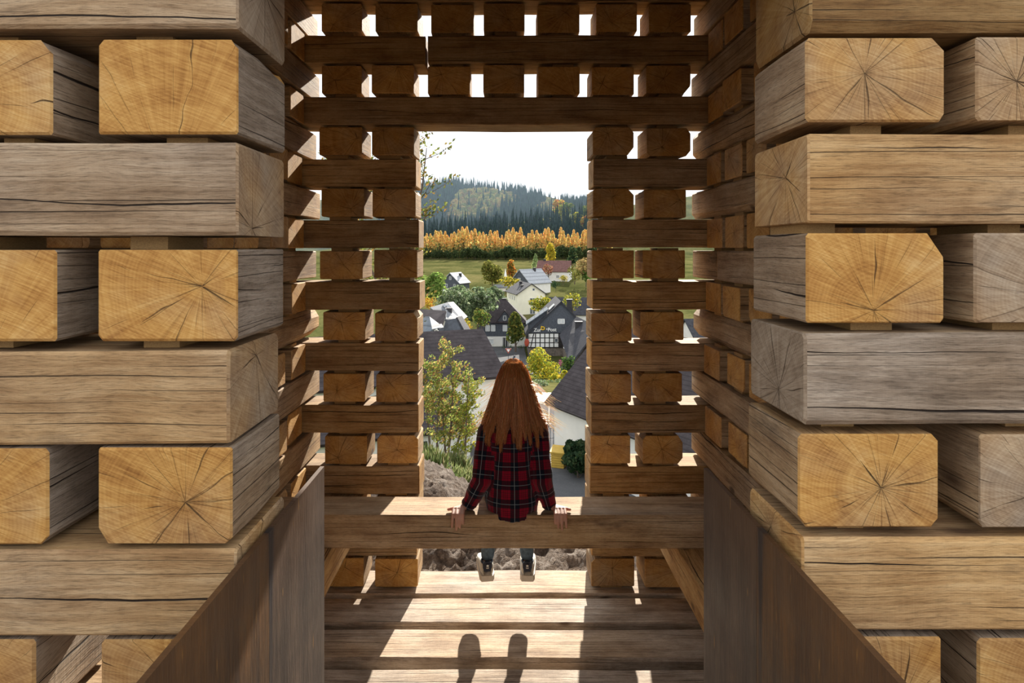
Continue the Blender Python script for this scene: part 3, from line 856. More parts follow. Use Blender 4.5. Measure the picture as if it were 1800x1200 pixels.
for (p, q, d, w_) in ((1001, 527, 131, 1.0), (1017, 566, 121, 1.2)):
    c0 = px3(p, q, d) - inn.location
    ch_ = MB().box(c0.x - w_ / 2, c0.x + w_ / 2, c0.y - .4, c0.y + .4, c0.z - 3.2, c0.z).build('chimney', M_BRICK, inn)
    MB().box(c0.x - w_ / 2 - .1, c0.x + w_ / 2 + .1, c0.y - .5, c0.y + .5, c0.z, c0.z + .15).build('chimney_cap', M_SLATE, ch_)
# lettering
M_LET = plain('white_lettering', (.86, .86, .84), .6, 0, .03, 3)
M_HORN = plain('yellow_horn', (.75, .48, .03), .5, 0, .1, 3)
def text(par, body, size, loc, mat, name='lettering'):
    cu = bpy.data.curves.new('tmp', 'FONT'); cu.body = body; cu.size = size; cu.extrude = .03; cu.align_x = 'LEFT'; cu.offset = .015
    to = bpy.data.objects.new('tmp', cu); C.objects.link(to)
    bpy.context.view_layer.update()
    me = bpy.data.meshes.new_from_object(to.evaluated_get(bpy.context.evaluated_depsgraph_get()))
    bpy.data.objects.remove(to); me.materials.clear(); me.materials.append(mat)
    return link(name, me, par, loc, (pi / 2, 0, 0))
text(inn, 'Zur', .95, il(5.5, 127.9, -15.98), M_LET)
text(inn, 'Post', .95, il(8.2, 127.9, -15.9), M_LET)
hm = MB()
hm.tube([(.42 * cos(t) * .8 + 7.25 - 8.5, -.06, -15.35 + 21 + .28 * sin(t)) for t in [2 * pi * i / 16 for i in range(17)]], .10, 6)
hm.tube([(6.85 - 8.5, -.06, 5.5), (7.3 - 8.5, -.06, 5.4), (7.7 - 8.5, -.06, 5.5)], [.05, .09, .05], 6)
hm.tube([(7.2 - 8.5, -.06, 5.9), (6.9 - 8.5, -.06, 6.0)], [.05, .16], 6)
hm.build('post_horn_emblem', M_HORN, inn)
text(inn, 'n', .55, il(7.9, 127.93, -15.65), M_LET)
rs = tag(empty('hanging_sign', (4.15, 127.3, E - 18.0)), 'round red sign hanging at the left corner of the inn', 'sign')
M_RED = plain('red_enamel', (.38, .07, .04), .5, 0, .15, 2)
MB().ball((0, 0, 0), .62, 14, 8, sc=(.75, .2, 1.25)).build('disc', M_RED, rs, smooth=True)
MB().tube([(0, 0, .75), (0, 0, 1.2), (.6, .6, 1.2)], .05).build('bracket', M_BEAMD, rs)
# dark slate house with hip roof --------------------------------------------
h4 = house('house', 'dark slate-clad house with hipped roof, white ground floor and small gable', -.8, 144, 0, 10.2, 8, 5.3, 4.2, M_CLAD, M_BROWN, base=E - 20.6, low=M_WHITE, lowh=2.1, hip=4.6,
      wins=[('front', -2.9, 3.85, .95, 1.35, M_CURT), ('front', -1.75, 3.85, .95, 1.35, M_CURT), ('front', .75, 3.85, .95, 1.35, M_CURT), ('front', -2.4, 1.0, 1.6, 1.1, M_CURT), ('front', 2.9, 3.85, .95, 1.35, M_CURT)], chims=[(.6, .3, .5)])
MB().prism([(-.9, -4.15, 5.3), (2.3, -4.15, 5.3), (.7, -4.15, 7.5)], (0, 2.6, 0)).build('dormer_wall', M_CLAD, h4)
for s in (-1, 1):
    m = MB(); slab(m, [(.7 + s * 2.0, -4.4, 4.95), (.7, -4.4, 7.7), (.7, -1.0, 7.7), (.7 + s * 2.0, -1.0, 4.95)], .14); m.build('dormer_roof', M_BROWN, h4)
window(h4, (.7, -4.15, 6.0), (1, 0, 0), (0, -1, 0), .7, 1.0)
MB().box(.25, 1.5, -4.1, -3.9, -.2, 1.85).build('door', M_DOORG, h4)
for s in (.35, .85, 1.35): MB().box(s - .04, s + .04, -4.16, -4.1, -.1, 1.8).build('door_bar', M_FRAME, h4)
# cream white house
house('house', 'cream white two-storey house with grey roof above the slate-clad house', 5.6, 184, atan2(-.98, .2), 14, 7.6, 5.6, 2.6, M_CREAM, M_SLATE, base=E - 17.6, over=.5,
      wins=[('right', .3, 3.6, 1.5, 1.7), ('right', .3, 1.0, 1.5, 1.7), ('right', .6, 6.7, .7, .7)] + [('front', a, 4.2, .8, 1.2) for a in (-3.5, -1.2, 1.0, 3.5)] + [('front', a, 1.4, .8, 1.0) for a in (-2.5, 2.6)], chims=[(-1.5, -1.0, .9), (2.5, -1.5, .4)])
house('house', 'black-gabled house with a long pale metal roof higher up the slope', 8.6, 226, radians(52), 12, 8.4, 3.8, 4.4, M_WHITE, M_PALE, base=E - 15.2, gable=M_CLAD, wins=[('left', .2, 5.0, .9, .9), ('left', -1.5, 1.8, .9, 1.0)], chims=[(1.5, -.6, 1.0)])
house('house', 'white house with a red-brown roof beside the yellow poplar', 19.5, 262, radians(-14), 12.5, 9, 3.9, 3.9, M_WHITE, M_REDT, base=E - 12.6, wins=[('left', 0.6, 4.6, .9, 1.0), ('front', 2.0, 1.8, 1.2, 1.2), ('front', 4.2, 1.8, 1.2, 1.2), ('front', -2, 1.8, 1.0, 1.2)], chims=[(-4, 0, .6)])
house('house', 'small black gabled house on a white base standing before the meadow', -17.4, 232, radians(68), 8, 7.0, 3.9, 3.3, M_CLAD, M_PALE, base=E - 15.6, low=M_WHITE, lowh=1.6, wins=[('left', 0.0, 5.5, .75, 1.1), ('left', -1.6, 2.9, .75, 1.1), ('left', 1.4, 2.9, .75, 1.1)], chims=[(1.0, -1.4, 1.0)])
# group at the left edge
def custom(name, label, origin, parts):
    root = empty(name, origin); tag(root, label, 'house'); o_ = Vector(origin)
    for (pn, mat, pts, th) in parts:
        P = [px3(*p) - o_ for p in pts]
        mb = MB()
        if isinstance(th, tuple):
            mb.prism(P, th)
        else: slab(mb, P, th)
        mb.build(pn, mat, root)
    return root
ga = custom('house', 'dark gabled house with brown roof behind the broad brown roof', (-7, 78, E - 15), [
    ('roof_slope', M_BROWN, [(728, 542, 81), (784, 546, 78), (775, 580, 74), (728, 596, 73)], .2),
    ('roof_hip', M_METAL, [(783, 545, 78.2), (790, 544, 80), (806, 557, 79), (783.5, 561, 76.6)], .15),
    ('gable', M_CLAD, [(775, 590, 76), (822, 592, 76), (804, 559, 77), (784, 562, 76.6)], (0, 3, 0)),
    ('roof_slope', M_SLATE, [(803.5, 557, 77), (824, 594, 75.6), (834, 590, 80), (812, 555, 81)], .2),
    ('wall', M_CLAD, [(775, 690, 76.2), (821, 690, 76.2), (821, 588, 76.2), (775, 588, 76.2)], (0, 4, 0))])
c0 = px3(790, 541, 79.5) - ga.location
MB().box(c0.x - .32, c0.x + .32, c0.y - .3, c0.y + .3, c0.z - 1.3, c0.z).build('chimney', M_BRICK, ga)
gb_ = custom('house', 'house with pale metal roof and rooflights behind the dark gable', (-7.5, 88, E - 16), [
    ('roof_slope', M_METAL, [(756, 540, 88), (787, 531, 90.5), (813, 563, 85.5), (790, 568, 84.5)], .2),
    ('roof_slope', M_SLATE, [(787, 531, 90.5), (813, 563, 85.5), (822, 556, 91), (797, 530, 95)], .2),
    ('wall', M_WHITE, [(764, 660, 87.5), (808, 660, 87.5), (808, 566, 87.5), (764, 546, 87.5)], (0, 3, 0))])
for q_ in (0, 1):
    mb = MB(); slab(mb, [px3(778 + 6 * q_, 536.5 + 1.5 * q_, 89.3 - .3 * q_) - gb_.location, px3(782 + 6 * q_, 535.2 + 1.5 * q_, 89.7 - .3 * q_) - gb_.location, px3(785 + 6 * q_, 540 + 1.5 * q_, 88.8 - .3 * q_) - gb_.location, px3(781 + 6 * q_, 541.3 + 1.5 * q_, 88.4 - .3 * q_) - gb_.location], .06); mb.build('rooflight', M_GLASS, gb_, (0, -.05, .12))
gc_ = custom('house', 'low house with grey-blue roof and tiny white window at the left edge', (-7, 63, E - 13), [
    ('roof_slope', M_BLUE, [(726, 556, 66), (755, 556, 65), (759.5, 578, 62), (744, 597, 60.5), (726, 597, 60.5)], .2),
    ('roof_hip', M_METAL, [(755, 556, 65), (779, 574, 64.5), (759, 578.5, 62)], .15),
    ('wall', M_CLAD, [(758, 680, 62.6), (780, 680, 64), (780, 575, 64), (758, 579, 62.6)], (-.5, 3, 0))])
window(gc_, px3(767, 585, 63.0) - gc_.location, (1, 0, 0), (0, -1, 0), .42, .75)
house('house', 'long low dark-roofed building on the right beyond the inn', 17.5, 166, radians(-3), 12.5, 9, 3.2, 3.6, M_WHITE, M_SLATE, base=E - 19.1)
house('house', 'small dark slate house at the far right behind the lattice', 52, 150, radians(20), 10, 8, 4.5, 3.8, M_WHITE, M_REDT, base=TZ(52, 150), wins=[('front', 0, 2, 1.2, 1.2)])
house('house', 'white house glimpsed through the right lattice', 37, 120, radians(10), 9, 8, 5, 3, M_WHITE, M_SLATE, base=TZ(37, 120), wins=[('front', -2, 2, 1.2, 1.4), ('front', 2, 2, 1.2, 1.4)])
# chapel spire
sp_ = tag(empty('spire', (0.1, 238, E - 13.2)), 'small white pointed spire between the round olive and orange trees', 'spire')
m = MB(); P = [(1.0 * cos(t), 1.0 * sin(t)) for t in [pi / 4 + pi / 2 * i for i in range(4)]]
m.add([(x, y, 2.2) for x, y in P] + [(0, 0, 6.2)], [(0, 1, 4), (1, 2, 4), (2, 3, 4), (3, 0, 4), (3, 2, 1, 0)]); m.build('spire_roof', M_FRAME, sp_)
MB().box(-.65, .65, -.65, .65, -1, 2.2).build('turret', M_WHITE, sp_)
shed = house('shed', 'white low shed roof below the chapel spire', -1.8, 232, radians(10), 3.6, 2.8, 1.6, .8, M_WHITE, M_METAL, base=E - 15.0, cat='shed')

# ------------------------------------------------------------------ vegetation
def leafmat(name, trans=.45):
    t = NT(name)
    at = t.n('Attribute', attribute_name='leaf').outputs['Color']
    d = t.n('BsdfDiffuse', {'Color': at, 'Roughness': 1.0})
    tr = t.n('BsdfTranslucent', {'Color': at})
    mx = t.n('MixShader', {0: trans, 1: d.outputs[0], 2: tr.outputs[0]})
    t.t.links.new(mx.outputs[0], t.out.inputs[0]); return t.mat
M_LEAF = leafmat('leaves'); M_NEEDLE = leafmat('needles', .2)
M_BARK = plain('bark', (.11, .085, .065), .9, 0, .35, 8, .02)
def leafmesh(name, quads, mat):
    """quads: (centre, u, v, colour) -> folded diamond leaves / leaf clumps with per-leaf colour"""
    v = []; f = []; cols = []
    for (c, u, w, col) in quads:
        b = len(v); nrm = u.cross(w); nrm = nrm.normalized() * (u.length * .25) if nrm.length > 1e-9 else Vector((0, 0, 0))
        v += [c - u, c - w * .9 + nrm, c + u, c + w * .9 + nrm]
        f += [(b, b + 1, b + 2), (b, b + 2, b + 3)]
        cols += [col] * 6
    me = pymesh(name, v, f, mat)
    ca = me.color_attributes.new('leaf', 'FLOAT_COLOR', 'CORNER')
    flat = []
    for c in cols: flat += [c[0], c[1], c[2], 1.0]
    ca.data.foreach_set('color', flat)
    return me
def rv(r): 
    z = r.uniform(-1, 1); t = r.uniform(0, 2 * pi); s = sqrt(1 - z * z); return Vector((s * cos(t), s * sin(t), z))
def jitcol(r, c, k=.25):
    m = 1 + r.uniform(-k, k); return tuple(max(0, ch * m * (1 + r.uniform(-.08, .08))) for ch in c)
def crown(r, h, w, z0, n, size, cols, shape='round', fill=.55):
    """leaf clumps over an irregular crown of lobes"""
    q = []
    lobes = []
    nl = 14 if shape != 'cone' else 0
    for i in range(nl):
        d = rv(r); fz = (i + .5) / nl; d.z = 2 * fz - 1
        kk = .30 * sqrt(max(.25, 1 - (abs(d.z) ** 1.6) * .8)) if shape != 'tall' else .2 * (1.15 - fz)
        hl = Vector((d.x, d.y, 0)); hl = hl.normalized() if hl.length > 1e-3 else Vector((1, 0, 0))
        lobes.append((Vector((hl.x * w * kk, hl.y * w * kk, z0 + h * (.22 + .58 * fz))), r.uniform(.21, .29) * min(w, h) * (1.1 - .3 * fz)))
    for i in range(n):
        if shape == 'cone':
            t = r.random() ** .85
            rad = w / 2 * (1 - t) ** .65 * (fill + (1 - fill) * r.random()) * (1 + .12 * sin(t * 40))
            a = r.uniform(0, 2 * pi)
            c = Vector((rad * cos(a), rad * sin(a), z0 + h * t)); o = Vector((cos(a), sin(a), .3))
        else:
            lc, lr = lobes[r.randrange(nl)]
            d = rv(r); d.z = d.z * .8 + .15
            k = lr * (fill + (1 - fill) * r.random() ** .5) * (w / min(w, h) if shape == 'wide' else 1)
            c = lc + Vector((d.x * k, d.y * k, d.z * lr * (h / min(w, h) if shape == 'tall' else 1))); o = d
        o = (o + rv(r) * .8).normalized()
        u = o.orthogonal().normalized(); u = (u * cos(1.0) + o.cross(u) * sin(r.uniform(0, 6))).normalized(); s = size * r.uniform(.6, 1.3)
        wv = o.cross(u).normalized()
        col = cols[r.randrange(len(cols))] if not callable(cols) else cols(c, r)
        q.append((c, u * s, wv * s * .8, jitcol(r, col)))
    return q
def tree(name, label, px, py, d, hpx, wpx, cols, shape='round', n=900, size=None, trunk=.06, group=None, cat='tree', base=None, seed=None, fill=.5):
    s = F / d; h, w = hpx / s, wpx / s
    x = (px - VX) / s
    z = (E - (py - VY) / s) if base is None else base
    r = random.Random(seed if seed is not None else int(px * 7 + py))
    root = empty(name, (x, d, z)); tag(root, label, cat, group)
    q = crown(r, h * (1 - trunk), w, h * trunk, n, size or max(h, w) * .045, cols, shape, fill)
    link('foliage', leafmesh('foliage', q, M_LEAF), root)
    mb = MB()
    mb.tube([(0, 0, -.8), (w * .01, 0, h * trunk), (0, w * .02, h * .6)], [h * .03, h * .024, h * .008], 6)
    for k in range(5):
        a = k * 1.3; zz = h * (trunk + .08 * k)
        mb.tube([(0, 0, zz), (cos(a) * w * .2, sin(a) * w * .2, zz + h * .15)], [h * .012, h * .004], 5)
    mb.build('trunk', M_BARK, root)
    return root
GREEN = [(.10, .17, .04), (.14, .22, .05), (.07, .12, .03)]
SAGE = [(.14, .19, .09), (.19, .25, .13), (.10, .14, .07), (.25, .30, .19)]
OLIVE = [(.16, .17, .04), (.22, .21, .05), (.11, .12, .03)]
YELL = [(.50, .40, .04), (.58, .44, .06), (.40, .36, .05)]
LIME = [(.36, .40, .05), (.45, .44, .05), (.24, .30, .05), (.52, .42, .04)]
ORNG = [(.50, .20, .04), (.42, .13, .03), (.55, .30, .06), (.30, .22, .05)]
DKG = [(.035, .07, .035), (.05, .09, .04), (.025, .05, .025)]
tree('leafy_tree', 'bright green round tree at the left edge before the meadow', 758, 535, 150, 58, 62, [(.20, .30, .07), (.27, .37, .09), (.13, .2, .05)], n=1400)
for (px, py, d, hp, wp, lab) in ((795, 568, 128, 62, 60, 'grey-green willow nearest the pale metal roof'), (840, 572, 136, 70, 72, 'large grey-green willow behind the slate-clad house'), (872, 560, 160, 60, 44, 'narrow grey-green willow beside the cream house'), (812, 545, 170, 44, 60, 'low pale willow below the small black house')):
    tree('willow_tree', lab, px, py, d, hp, wp, SAGE, n=1500, trunk=.08, group='willows in the valley', shape='wide')
tree('leafy_tree', 'dull green bush tree between willows and slate-clad house', 846, 580, 120, 40, 34, GREEN + OLIVE, n=700, trunk=.05)
tree('leafy_tree', 'round olive tree left of the white spire', 865, 507, 225, 50, 44, OLIVE, n=1300)
tree('leafy_tree', 'orange and green tree right of the white spire', 898, 497, 242, 42, 24, lambda c, r: (ORNG if r.random() < .25 + c.z * .06 else OLIVE)[r.randrange(3)], n=900, shape='tall')
tree('leafy_tree', 'yellow poplar behind the red-brown roof', 967, 470, 290, 44, 24, YELL, n=800, shape='tall')
tree('leafy_tree', 'slim pale green tree left of the red-brown roof', 941, 478, 270, 32, 17, [(.22, .30, .12), (.3, .38, .17)], shape='cone', n=500)
tree('leafy_tree', 'dark rounded tree right of the red-brown roof', 1007, 472, 280, 40, 26, DKG + [(.16, .2, .08)], shape='tall', n=900)
tree('leafy_tree', 'pinkish red shrub tree before the white wall of the red-roofed house', 964, 488, 252, 26, 20, [(.34, .13, .10), (.26, .12, .08), (.3, .2, .1)], n=500)
for i, (px, py, w, h, cs, lab) in enumerate([(1010, 496, 30, 30, OLIVE, 'olive bush on the slope right of the red-roofed house'), (1024, 488, 26, 38, [(.3, .2, .09), (.36, .28, .12)], 'tan bush at the right edge of the opening'), (990, 497, 18, 14, YELL + OLIVE, 'low yellowish bush on the right slope'), (1030, 500, 20, 30, GREEN, 'green bush at the right edge below the tan bush')]):
    tree('bush', lab, px, py, 240, h, w, cs, n=500, trunk=.02, cat='bush', shape='wide')
tree('bush', 'dark round bush beside the pale metal roof', 977, 508, 205, 15, 20, DKG, n=400, trunk=.02, cat='bush')
tree('bush', 'yellow-green bush below the cream house', 951, 550, 152, 30, 46, LIME + OLIVE, n=900, trunk=.02, cat='bush', shape='wide')
tree('bush', 'yellowing bush under the cream house garden wall', 895, 505, 212, 20, 40, OLIVE + YELL, n=500, trunk=.02, cat='bush', shape='wide')
tree('bush', 'grey-green shrub tree behind the inn chimney', 1006, 548, 150, 34, 34, OLIVE + LIME, n=600, trunk=.02, cat='bush')
tree('bush', 'orange autumn bush at the left edge behind the roofs', 757, 545, 100, 24, 28, ORNG + YELL, n=500, trunk=.02, cat='bush')
tree('bush', 'orange and yellow bush right of the dark gable', 817, 588, 92, 30, 28, YELL + ORNG + LIME, n=700, trunk=.02, cat='bush')
tree('leafy_tree', 'green conical tree in front of the slate-clad house', 906, 611, 128, 64, 38, [(.10, .14, .035), (.17, .20, .05), (.24, .22, .05), (.07, .1, .03)], n=1500, shape='tall', trunk=.06)
tree('leafy_tree', 'bright yellow-green tree in front of the inn', 956, 696, 78, 88, 64, LIME + LIME + YELL + [(.2, .26, .05), (.16, .22, .05)], n=2600, size=.125, trunk=.12, fill=.3)
tree('leafy_tree', 'second yellow-green tree partly hidden by the roof edge', 985, 690, 74, 40, 40, LIME + YELL, n=1000, size=.16, trunk=.1)
for i, (px, py, w, h) in enumerate([(885, 612, 9, 8), (899, 612, 10, 8), (914, 613, 12, 9), (922, 612, 9, 9)]):
    tree('bush', ('first', 'second', 'third', 'fourth')[i] + ' clipped dark green shrub from the left along the slate-clad house', px, py + 2, 132, h, w, DKG + GREEN, n=150, trunk=.02, cat='bush', group='clipped shrubs by the house')
for (px, py, d, w, h, lab, cs) in ((945, 700, 60, 46, 34, 'grey-green shrub behind the white awning', SAGE), (975, 692, 66, 40, 26, 'mixed green shrub below the yellow-green tree', GREEN + SAGE), (1000, 662, 80, 30, 40, 'dark shrub beside the inn wall', DKG + GREEN)):
    tree('bush', lab, px, py, d, h, w, cs, n=700, trunk=.02, cat='bush', shape='wide')
tree('bush', 'pink flowering bush by the inn', 986, 645, 95, 14, 12, [(.45, .08, .25), (.3, .1, .15), (.1, .15, .05)], n=250, trunk=.02, cat='bush')
for (px, py, d, w, h, lab) in ((1015, 828, 34.4, 50, 74, 'dark green conifer shrub against the right white house'), (1004, 792, 35.3, 34, 64, 'dark shrub with red berries by the yellow bin')):
    tree('bush', lab, px, py, d, h, w, DKG + [(.06, .10, .05), (.09, .13, .06)], n=1300, size=.11, trunk=.0, cat='bush', base=TZ((px - VX) * d / F, d), shape='wide')

# conifers
def conifer(r, h, w, cols, layers=9, pts=9):
    v = []; f = []; cc = []
    for l in range(layers):
        t = l / layers
        z0 = h * (.06 + .9 * t); rad = w / 2 * (1 - t) ** .9 * r.uniform(.85, 1.15) + .1
        dz = h * .9 / layers * 1.7
        b = len(v); ph = r.uniform(0, 6)
        for k in range(pts * 2):
            a = ph + pi * k / pts; rr = rad * (1 if k % 2 == 0 else .55) * r.uniform(.85, 1.15)
            v.append((rr * cos(a), rr * sin(a), z0 - (rad * .35 if k % 2 == 0 else 0)))
        v.append((0, 0, z0 + dz))
        for k in range(pts * 2):
            f.append((b + k, b + (k + 1) % (pts * 2), b + pts * 2)); c = jitcol(r, cols[r.randrange(len(cols))]); cc += [c] * 3
    return v, f, cc
def treemesh(name, v, f, cc, mat):
    me = pymesh(name, v, f, mat)
    ca = me.color_attributes.new('leaf', 'FLOAT_COLOR', 'CORNER'); fl = []
    for c in cc: fl += [*c, 1.0]
    ca.data.foreach_set('color', fl); return me
SPR = [(.026, .056, .050), (.042, .078, .062), (.018, .040, .040)]
r = random.Random(3)
def forest(name, label, group, protos, places, cat='tree'):
    for i, (x, y, s, k) in enumerate(places):
        pr = protos[k % len(protos)]
        root = empty(name, (x, y, TZ(x, y) - .3)); tag(root, label, cat, group)
        root.scale = (s, s, s * r.uniform(.92, 1.08)); root.rotation_euler.z = r.uniform(0, 6)
        link('foliage', pr[0], root); link('trunk', pr[1], root)
TRK = MB().tube([(0, 0, -1.5), (0, 0, 9)], [.28, .1], 5); TRK_ME = pymesh('trunk', TRK.v, TRK.f, M_BARK)
spr = [(treemesh('spruce_foliage', *conifer(r, 21, r.uniform(5, 6.5), SPR, 11, 9), M_NEEDLE), TRK_ME) for _ in range(5)]
pl = []
tries = 0
while len(pl) < 285 and tries < 9000:
    tries += 1
    y = 438 + 190 * (tries / 9000) ** .8; x = r.uniform(-.16, .155) * y
    if all((x - a) ** 2 + (y - b) ** 2 > 46 for a, b, _, _ in pl): pl.append((x, y, r.uniform(.78, 1.08), tries))
forest('spruce_tree', 'dark blue-green spruce in the dense forest above the orange larches', 'spruces of the hillside forest', spr, pl)
# larch row
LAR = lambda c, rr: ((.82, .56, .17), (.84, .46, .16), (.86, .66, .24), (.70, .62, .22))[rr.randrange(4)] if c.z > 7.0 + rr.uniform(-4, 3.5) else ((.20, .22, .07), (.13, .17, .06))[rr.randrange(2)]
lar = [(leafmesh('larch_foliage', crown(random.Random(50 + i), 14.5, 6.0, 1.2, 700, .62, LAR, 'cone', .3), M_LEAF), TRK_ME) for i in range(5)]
pl = [(u * 1.0 * 410 / 410, 0, 0, 0) for u in []]
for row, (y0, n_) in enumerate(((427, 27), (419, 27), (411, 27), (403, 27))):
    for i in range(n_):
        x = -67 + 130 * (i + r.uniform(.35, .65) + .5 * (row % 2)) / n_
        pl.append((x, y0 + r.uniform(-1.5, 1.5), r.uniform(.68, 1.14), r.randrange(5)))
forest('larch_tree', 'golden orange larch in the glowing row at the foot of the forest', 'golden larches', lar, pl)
dk = [(leafmesh('undergrowth_foliage', crown(random.Random(80 + i), 8, 6, .3, 320, .6, [(.07, .10, .04), (.10, .13, .05), (.05, .07, .03)], 'round', .5), M_LEAF), TRK_ME) for i in range(3)]
dk = [(a, pymesh('trunk', MB().tube([(0, 0, -1), (0, 0, 3)], .15, 5).v, MB().tube([(0, 0, -1), (0, 0, 3)], .15, 5).f, M_BARK)) for a, b in dk]
pl = [(-64 + 122 * (i + r.random()) / 40, 392 + r.uniform(-5, 5), r.uniform(.6, 1.1), i) for i in range(40)]
forest('undergrowth_tree', 'dull green young tree in the hedge below the orange larches', 'hedge below the larches', dk, pl)
mixed = [(leafmesh('broadleaf_foliage', crown(random.Random(90 + i), 13, 10, 3, 420, .9, cs, 'round', .5), M_LEAF), TRK_ME) for i, cs in enumerate((LIME + OLIVE, YELL + ORNG, OLIVE + GREEN))]
pl = [(px * 1.0, y, s, k) for (px, y, s, k) in ((-18, 445, .9, 0), (-26, 446, .8, 0), (18, 452, .7, 0), (62, 505, 1.0, 1), (70, 500, 1.1, 1), (58, 520, 1.1, 0), (66, 530, 1.2, 2), (46, 560, 1.0, 0), (54, 570, 1.1, 2), (74, 540, 1.2, 1), (48, 590, 1.2, 1))]
for p_, lb in zip(pl, ('taller yellow-green tree left of centre in the spruce edge', 'shorter yellow-green tree leftmost in the spruce edge', 'lone small yellow-green tree right of centre in the spruce edge', 'orange tree low at the right end of the spruces', 'second orange tree at the right end, nearest the jamb', 'yellow-green tree above the orange trees at the right', 'olive tree at the right end of the spruces', 'yellow-green tree high in the spruces right of centre', 'olive tree high in the spruces near the right end', 'large orange tree at the right jamb', 'orange tree near the top of the right spruce slope')):
    forest('broadleaf_tree', lb, 'broadleaf trees among the spruces', mixed, [p_])
# far ridge, too far to tell trees apart
v = []; f = []; cc = []
rf = random.Random(11)
for i in range(2600):
    y = rf.uniform(700, 925); u = rf.uniform(-.19, .19); x = u * y
    z = TZ(x, y) - .5
    px_ = VX + F * x / y; py_ = VY - F * (z - E) / y
    conif = not (mn.noise(Vector((x * .018, y * .006, 2.0))) > -.05 and px_ > 785 and px_ < 985 and y > 740) or rf.random() < .12
    b = len(v)
    if conif:
        a, g, c = conifer(rf, rf.uniform(15, 24), rf.uniform(5, 7), SPR, 4, 5)
    else:
        pal = [(.20, .20, .07), (.28, .25, .08), (.16, .17, .06), (.32, .24, .09), (.20, .15, .07)]
        mb = MB().ball((0, 0, 6), 1, 8, 6, sc=(rf.uniform(4.5, 7), rf.uniform(4.5, 7), rf.uniform(6, 8)))
        a = [tuple(Vector(p) * (1 + .18 * mn.noise(Vector(p) * .5 + Vector((i, 0, 0))))) for p in mb.v]; g = []; c = []
        for q in mb.f:
            tris = [q] if len(q) == 3 else [(q[0], q[1], q[2]), (q[0], q[2], q[3])]
            for t_ in tris: g.append(t_)
        bc = pal[rf.randrange(5)]
        for t_ in g: c += [jitcol(rf, bc, .35)] * 3
    v += [(p[0] + x, p[1] + y, p[2] + z) for p in a]; f += [tuple(k + b for k in t_) for t_ in g]; cc += c
tag(link('far_forest', treemesh('far_forest', v, f, cc, M_NEEDLE)), 'hazy blue mixed forest covering the far ridge', 'forest', None, 'stuff')

# young trees just outside ----------------------------------------------------
def sapling(name, label, stems, n_leaf, cols, leaf=.035, group=None, seed=1, cat='tree', spread=.28):
    """stems: list of polylines of (px,py,d) world points"""
    r = random.Random(seed)
    b0 = px3(*stems[0][0]); root = empty(name, b0); tag(root, label, cat, group)
    q = []
    for st in stems:
        P = [px3(*p) - b0 for p in st]
        st_o = MB().tube(P, [.022 - .017 * i / (len(P) - 1) for i in range(len(P))], 6).build('stem', M_BARK, root)
        br = MB(); tips = []
        for k in range(26):
            t = r.uniform(.22, 1.0) * (len(P) - 1); i = min(int(t), len(P) - 2); p = P[i].lerp(P[i + 1], t - i)
            a = r.uniform(0, 2 * pi); ln = spread * r.uniform(.4, 1.25) * (1.25 - .5 * t / (len(P) - 1))
            e = p + Vector((cos(a) * ln, sin(a) * ln, ln * r.uniform(.2, .9)))
            br.tube([p, p.lerp(e, .5) + Vector((0, 0, -.02)), e], [.006, .004, .002], 4)
            tips.append((p, e))
        br.build('branch', M_BARK, st_o)
        for _ in range(n_leaf // len(stems)):
            p, e = tips[r.randrange(len(tips))]
            c = p.lerp(e, r.uniform(.3, 1.1)) + rv(r) * .05
            o = rv(r); u = o.orthogonal().normalized(); s = leaf * r.uniform(.6, 1.25)
            q.append((c, u * s, o.cross(u) * s * .62, jitcol(r, cols[r.randrange(len(cols))], .3)))
    link('leaves', leafmesh('leaves', q, M_LEAF), root)
    return root
AUT = [(.30, .34, .08), (.22, .28, .07), (.36, .36, .10), (.42, .34, .10), (.16, .22, .06), (.26, .30, .09), (.45, .24, .10)]
sapling('young_tree', 'young autumn tree with thin twin stems on the earth bank, left', [[(769, 812, 10.5), (768, 760, 10.5), (772, 700, 10.6), (765, 640, 10.7)], [(757, 800, 10.8), (752, 740, 10.8), (748, 680, 10.9), (744, 640, 11)]], 2600, AUT, leaf=.024, seed=2)
sapling('young_tree', 'young autumn tree with reddish tips beside the girl, right of its twin', [[(786, 815, 10.2), (792, 760, 10.2), (796, 690, 10.3), (795, 605, 10.5)], [(784, 812, 10.3), (781, 765, 10.3), (778, 720, 10.4), (776, 610, 10.6)], [(796, 810, 10.0), (808, 765, 10.0), (822, 715, 10.1), (830, 660, 10.2)]], 4200, AUT, leaf=.024, seed=5)
sapling('young_tree', 'slim leafy sapling hanging close to her left shoulder', [[(816, 832, 9.6), (818, 780, 9.6), (820, 720, 9.7), (824, 665, 9.8)]], 1000, [(.42, .38, .06), (.30, .34, .06), (.2, .25, .05)], seed=9, leaf=.024, spread=.16)
sapling('tall_tree', 'sparse tall tree at the left jamb with leaves against the sky', [[(690, 900, 8.0), (700, 700, 8.0), (705, 500, 8.0), (712, 350, 8.1), (722, 230, 8.2)], [(705, 480, 8.0), (725, 400, 7.9), (742, 330, 7.9), (750, 260, 7.9)], [(705, 520, 8), (690, 420, 8.1), (660, 330, 8.2), (640, 220, 8.3)], [(700, 560, 8), (650, 470, 8.2), (610, 400, 8.3), (585, 300, 8.4)]], 3000, [(.12, .15, .04), (.20, .21, .05), (.07, .09, .03), (.24, .16, .05)], leaf=.026, seed=4, spread=.36)
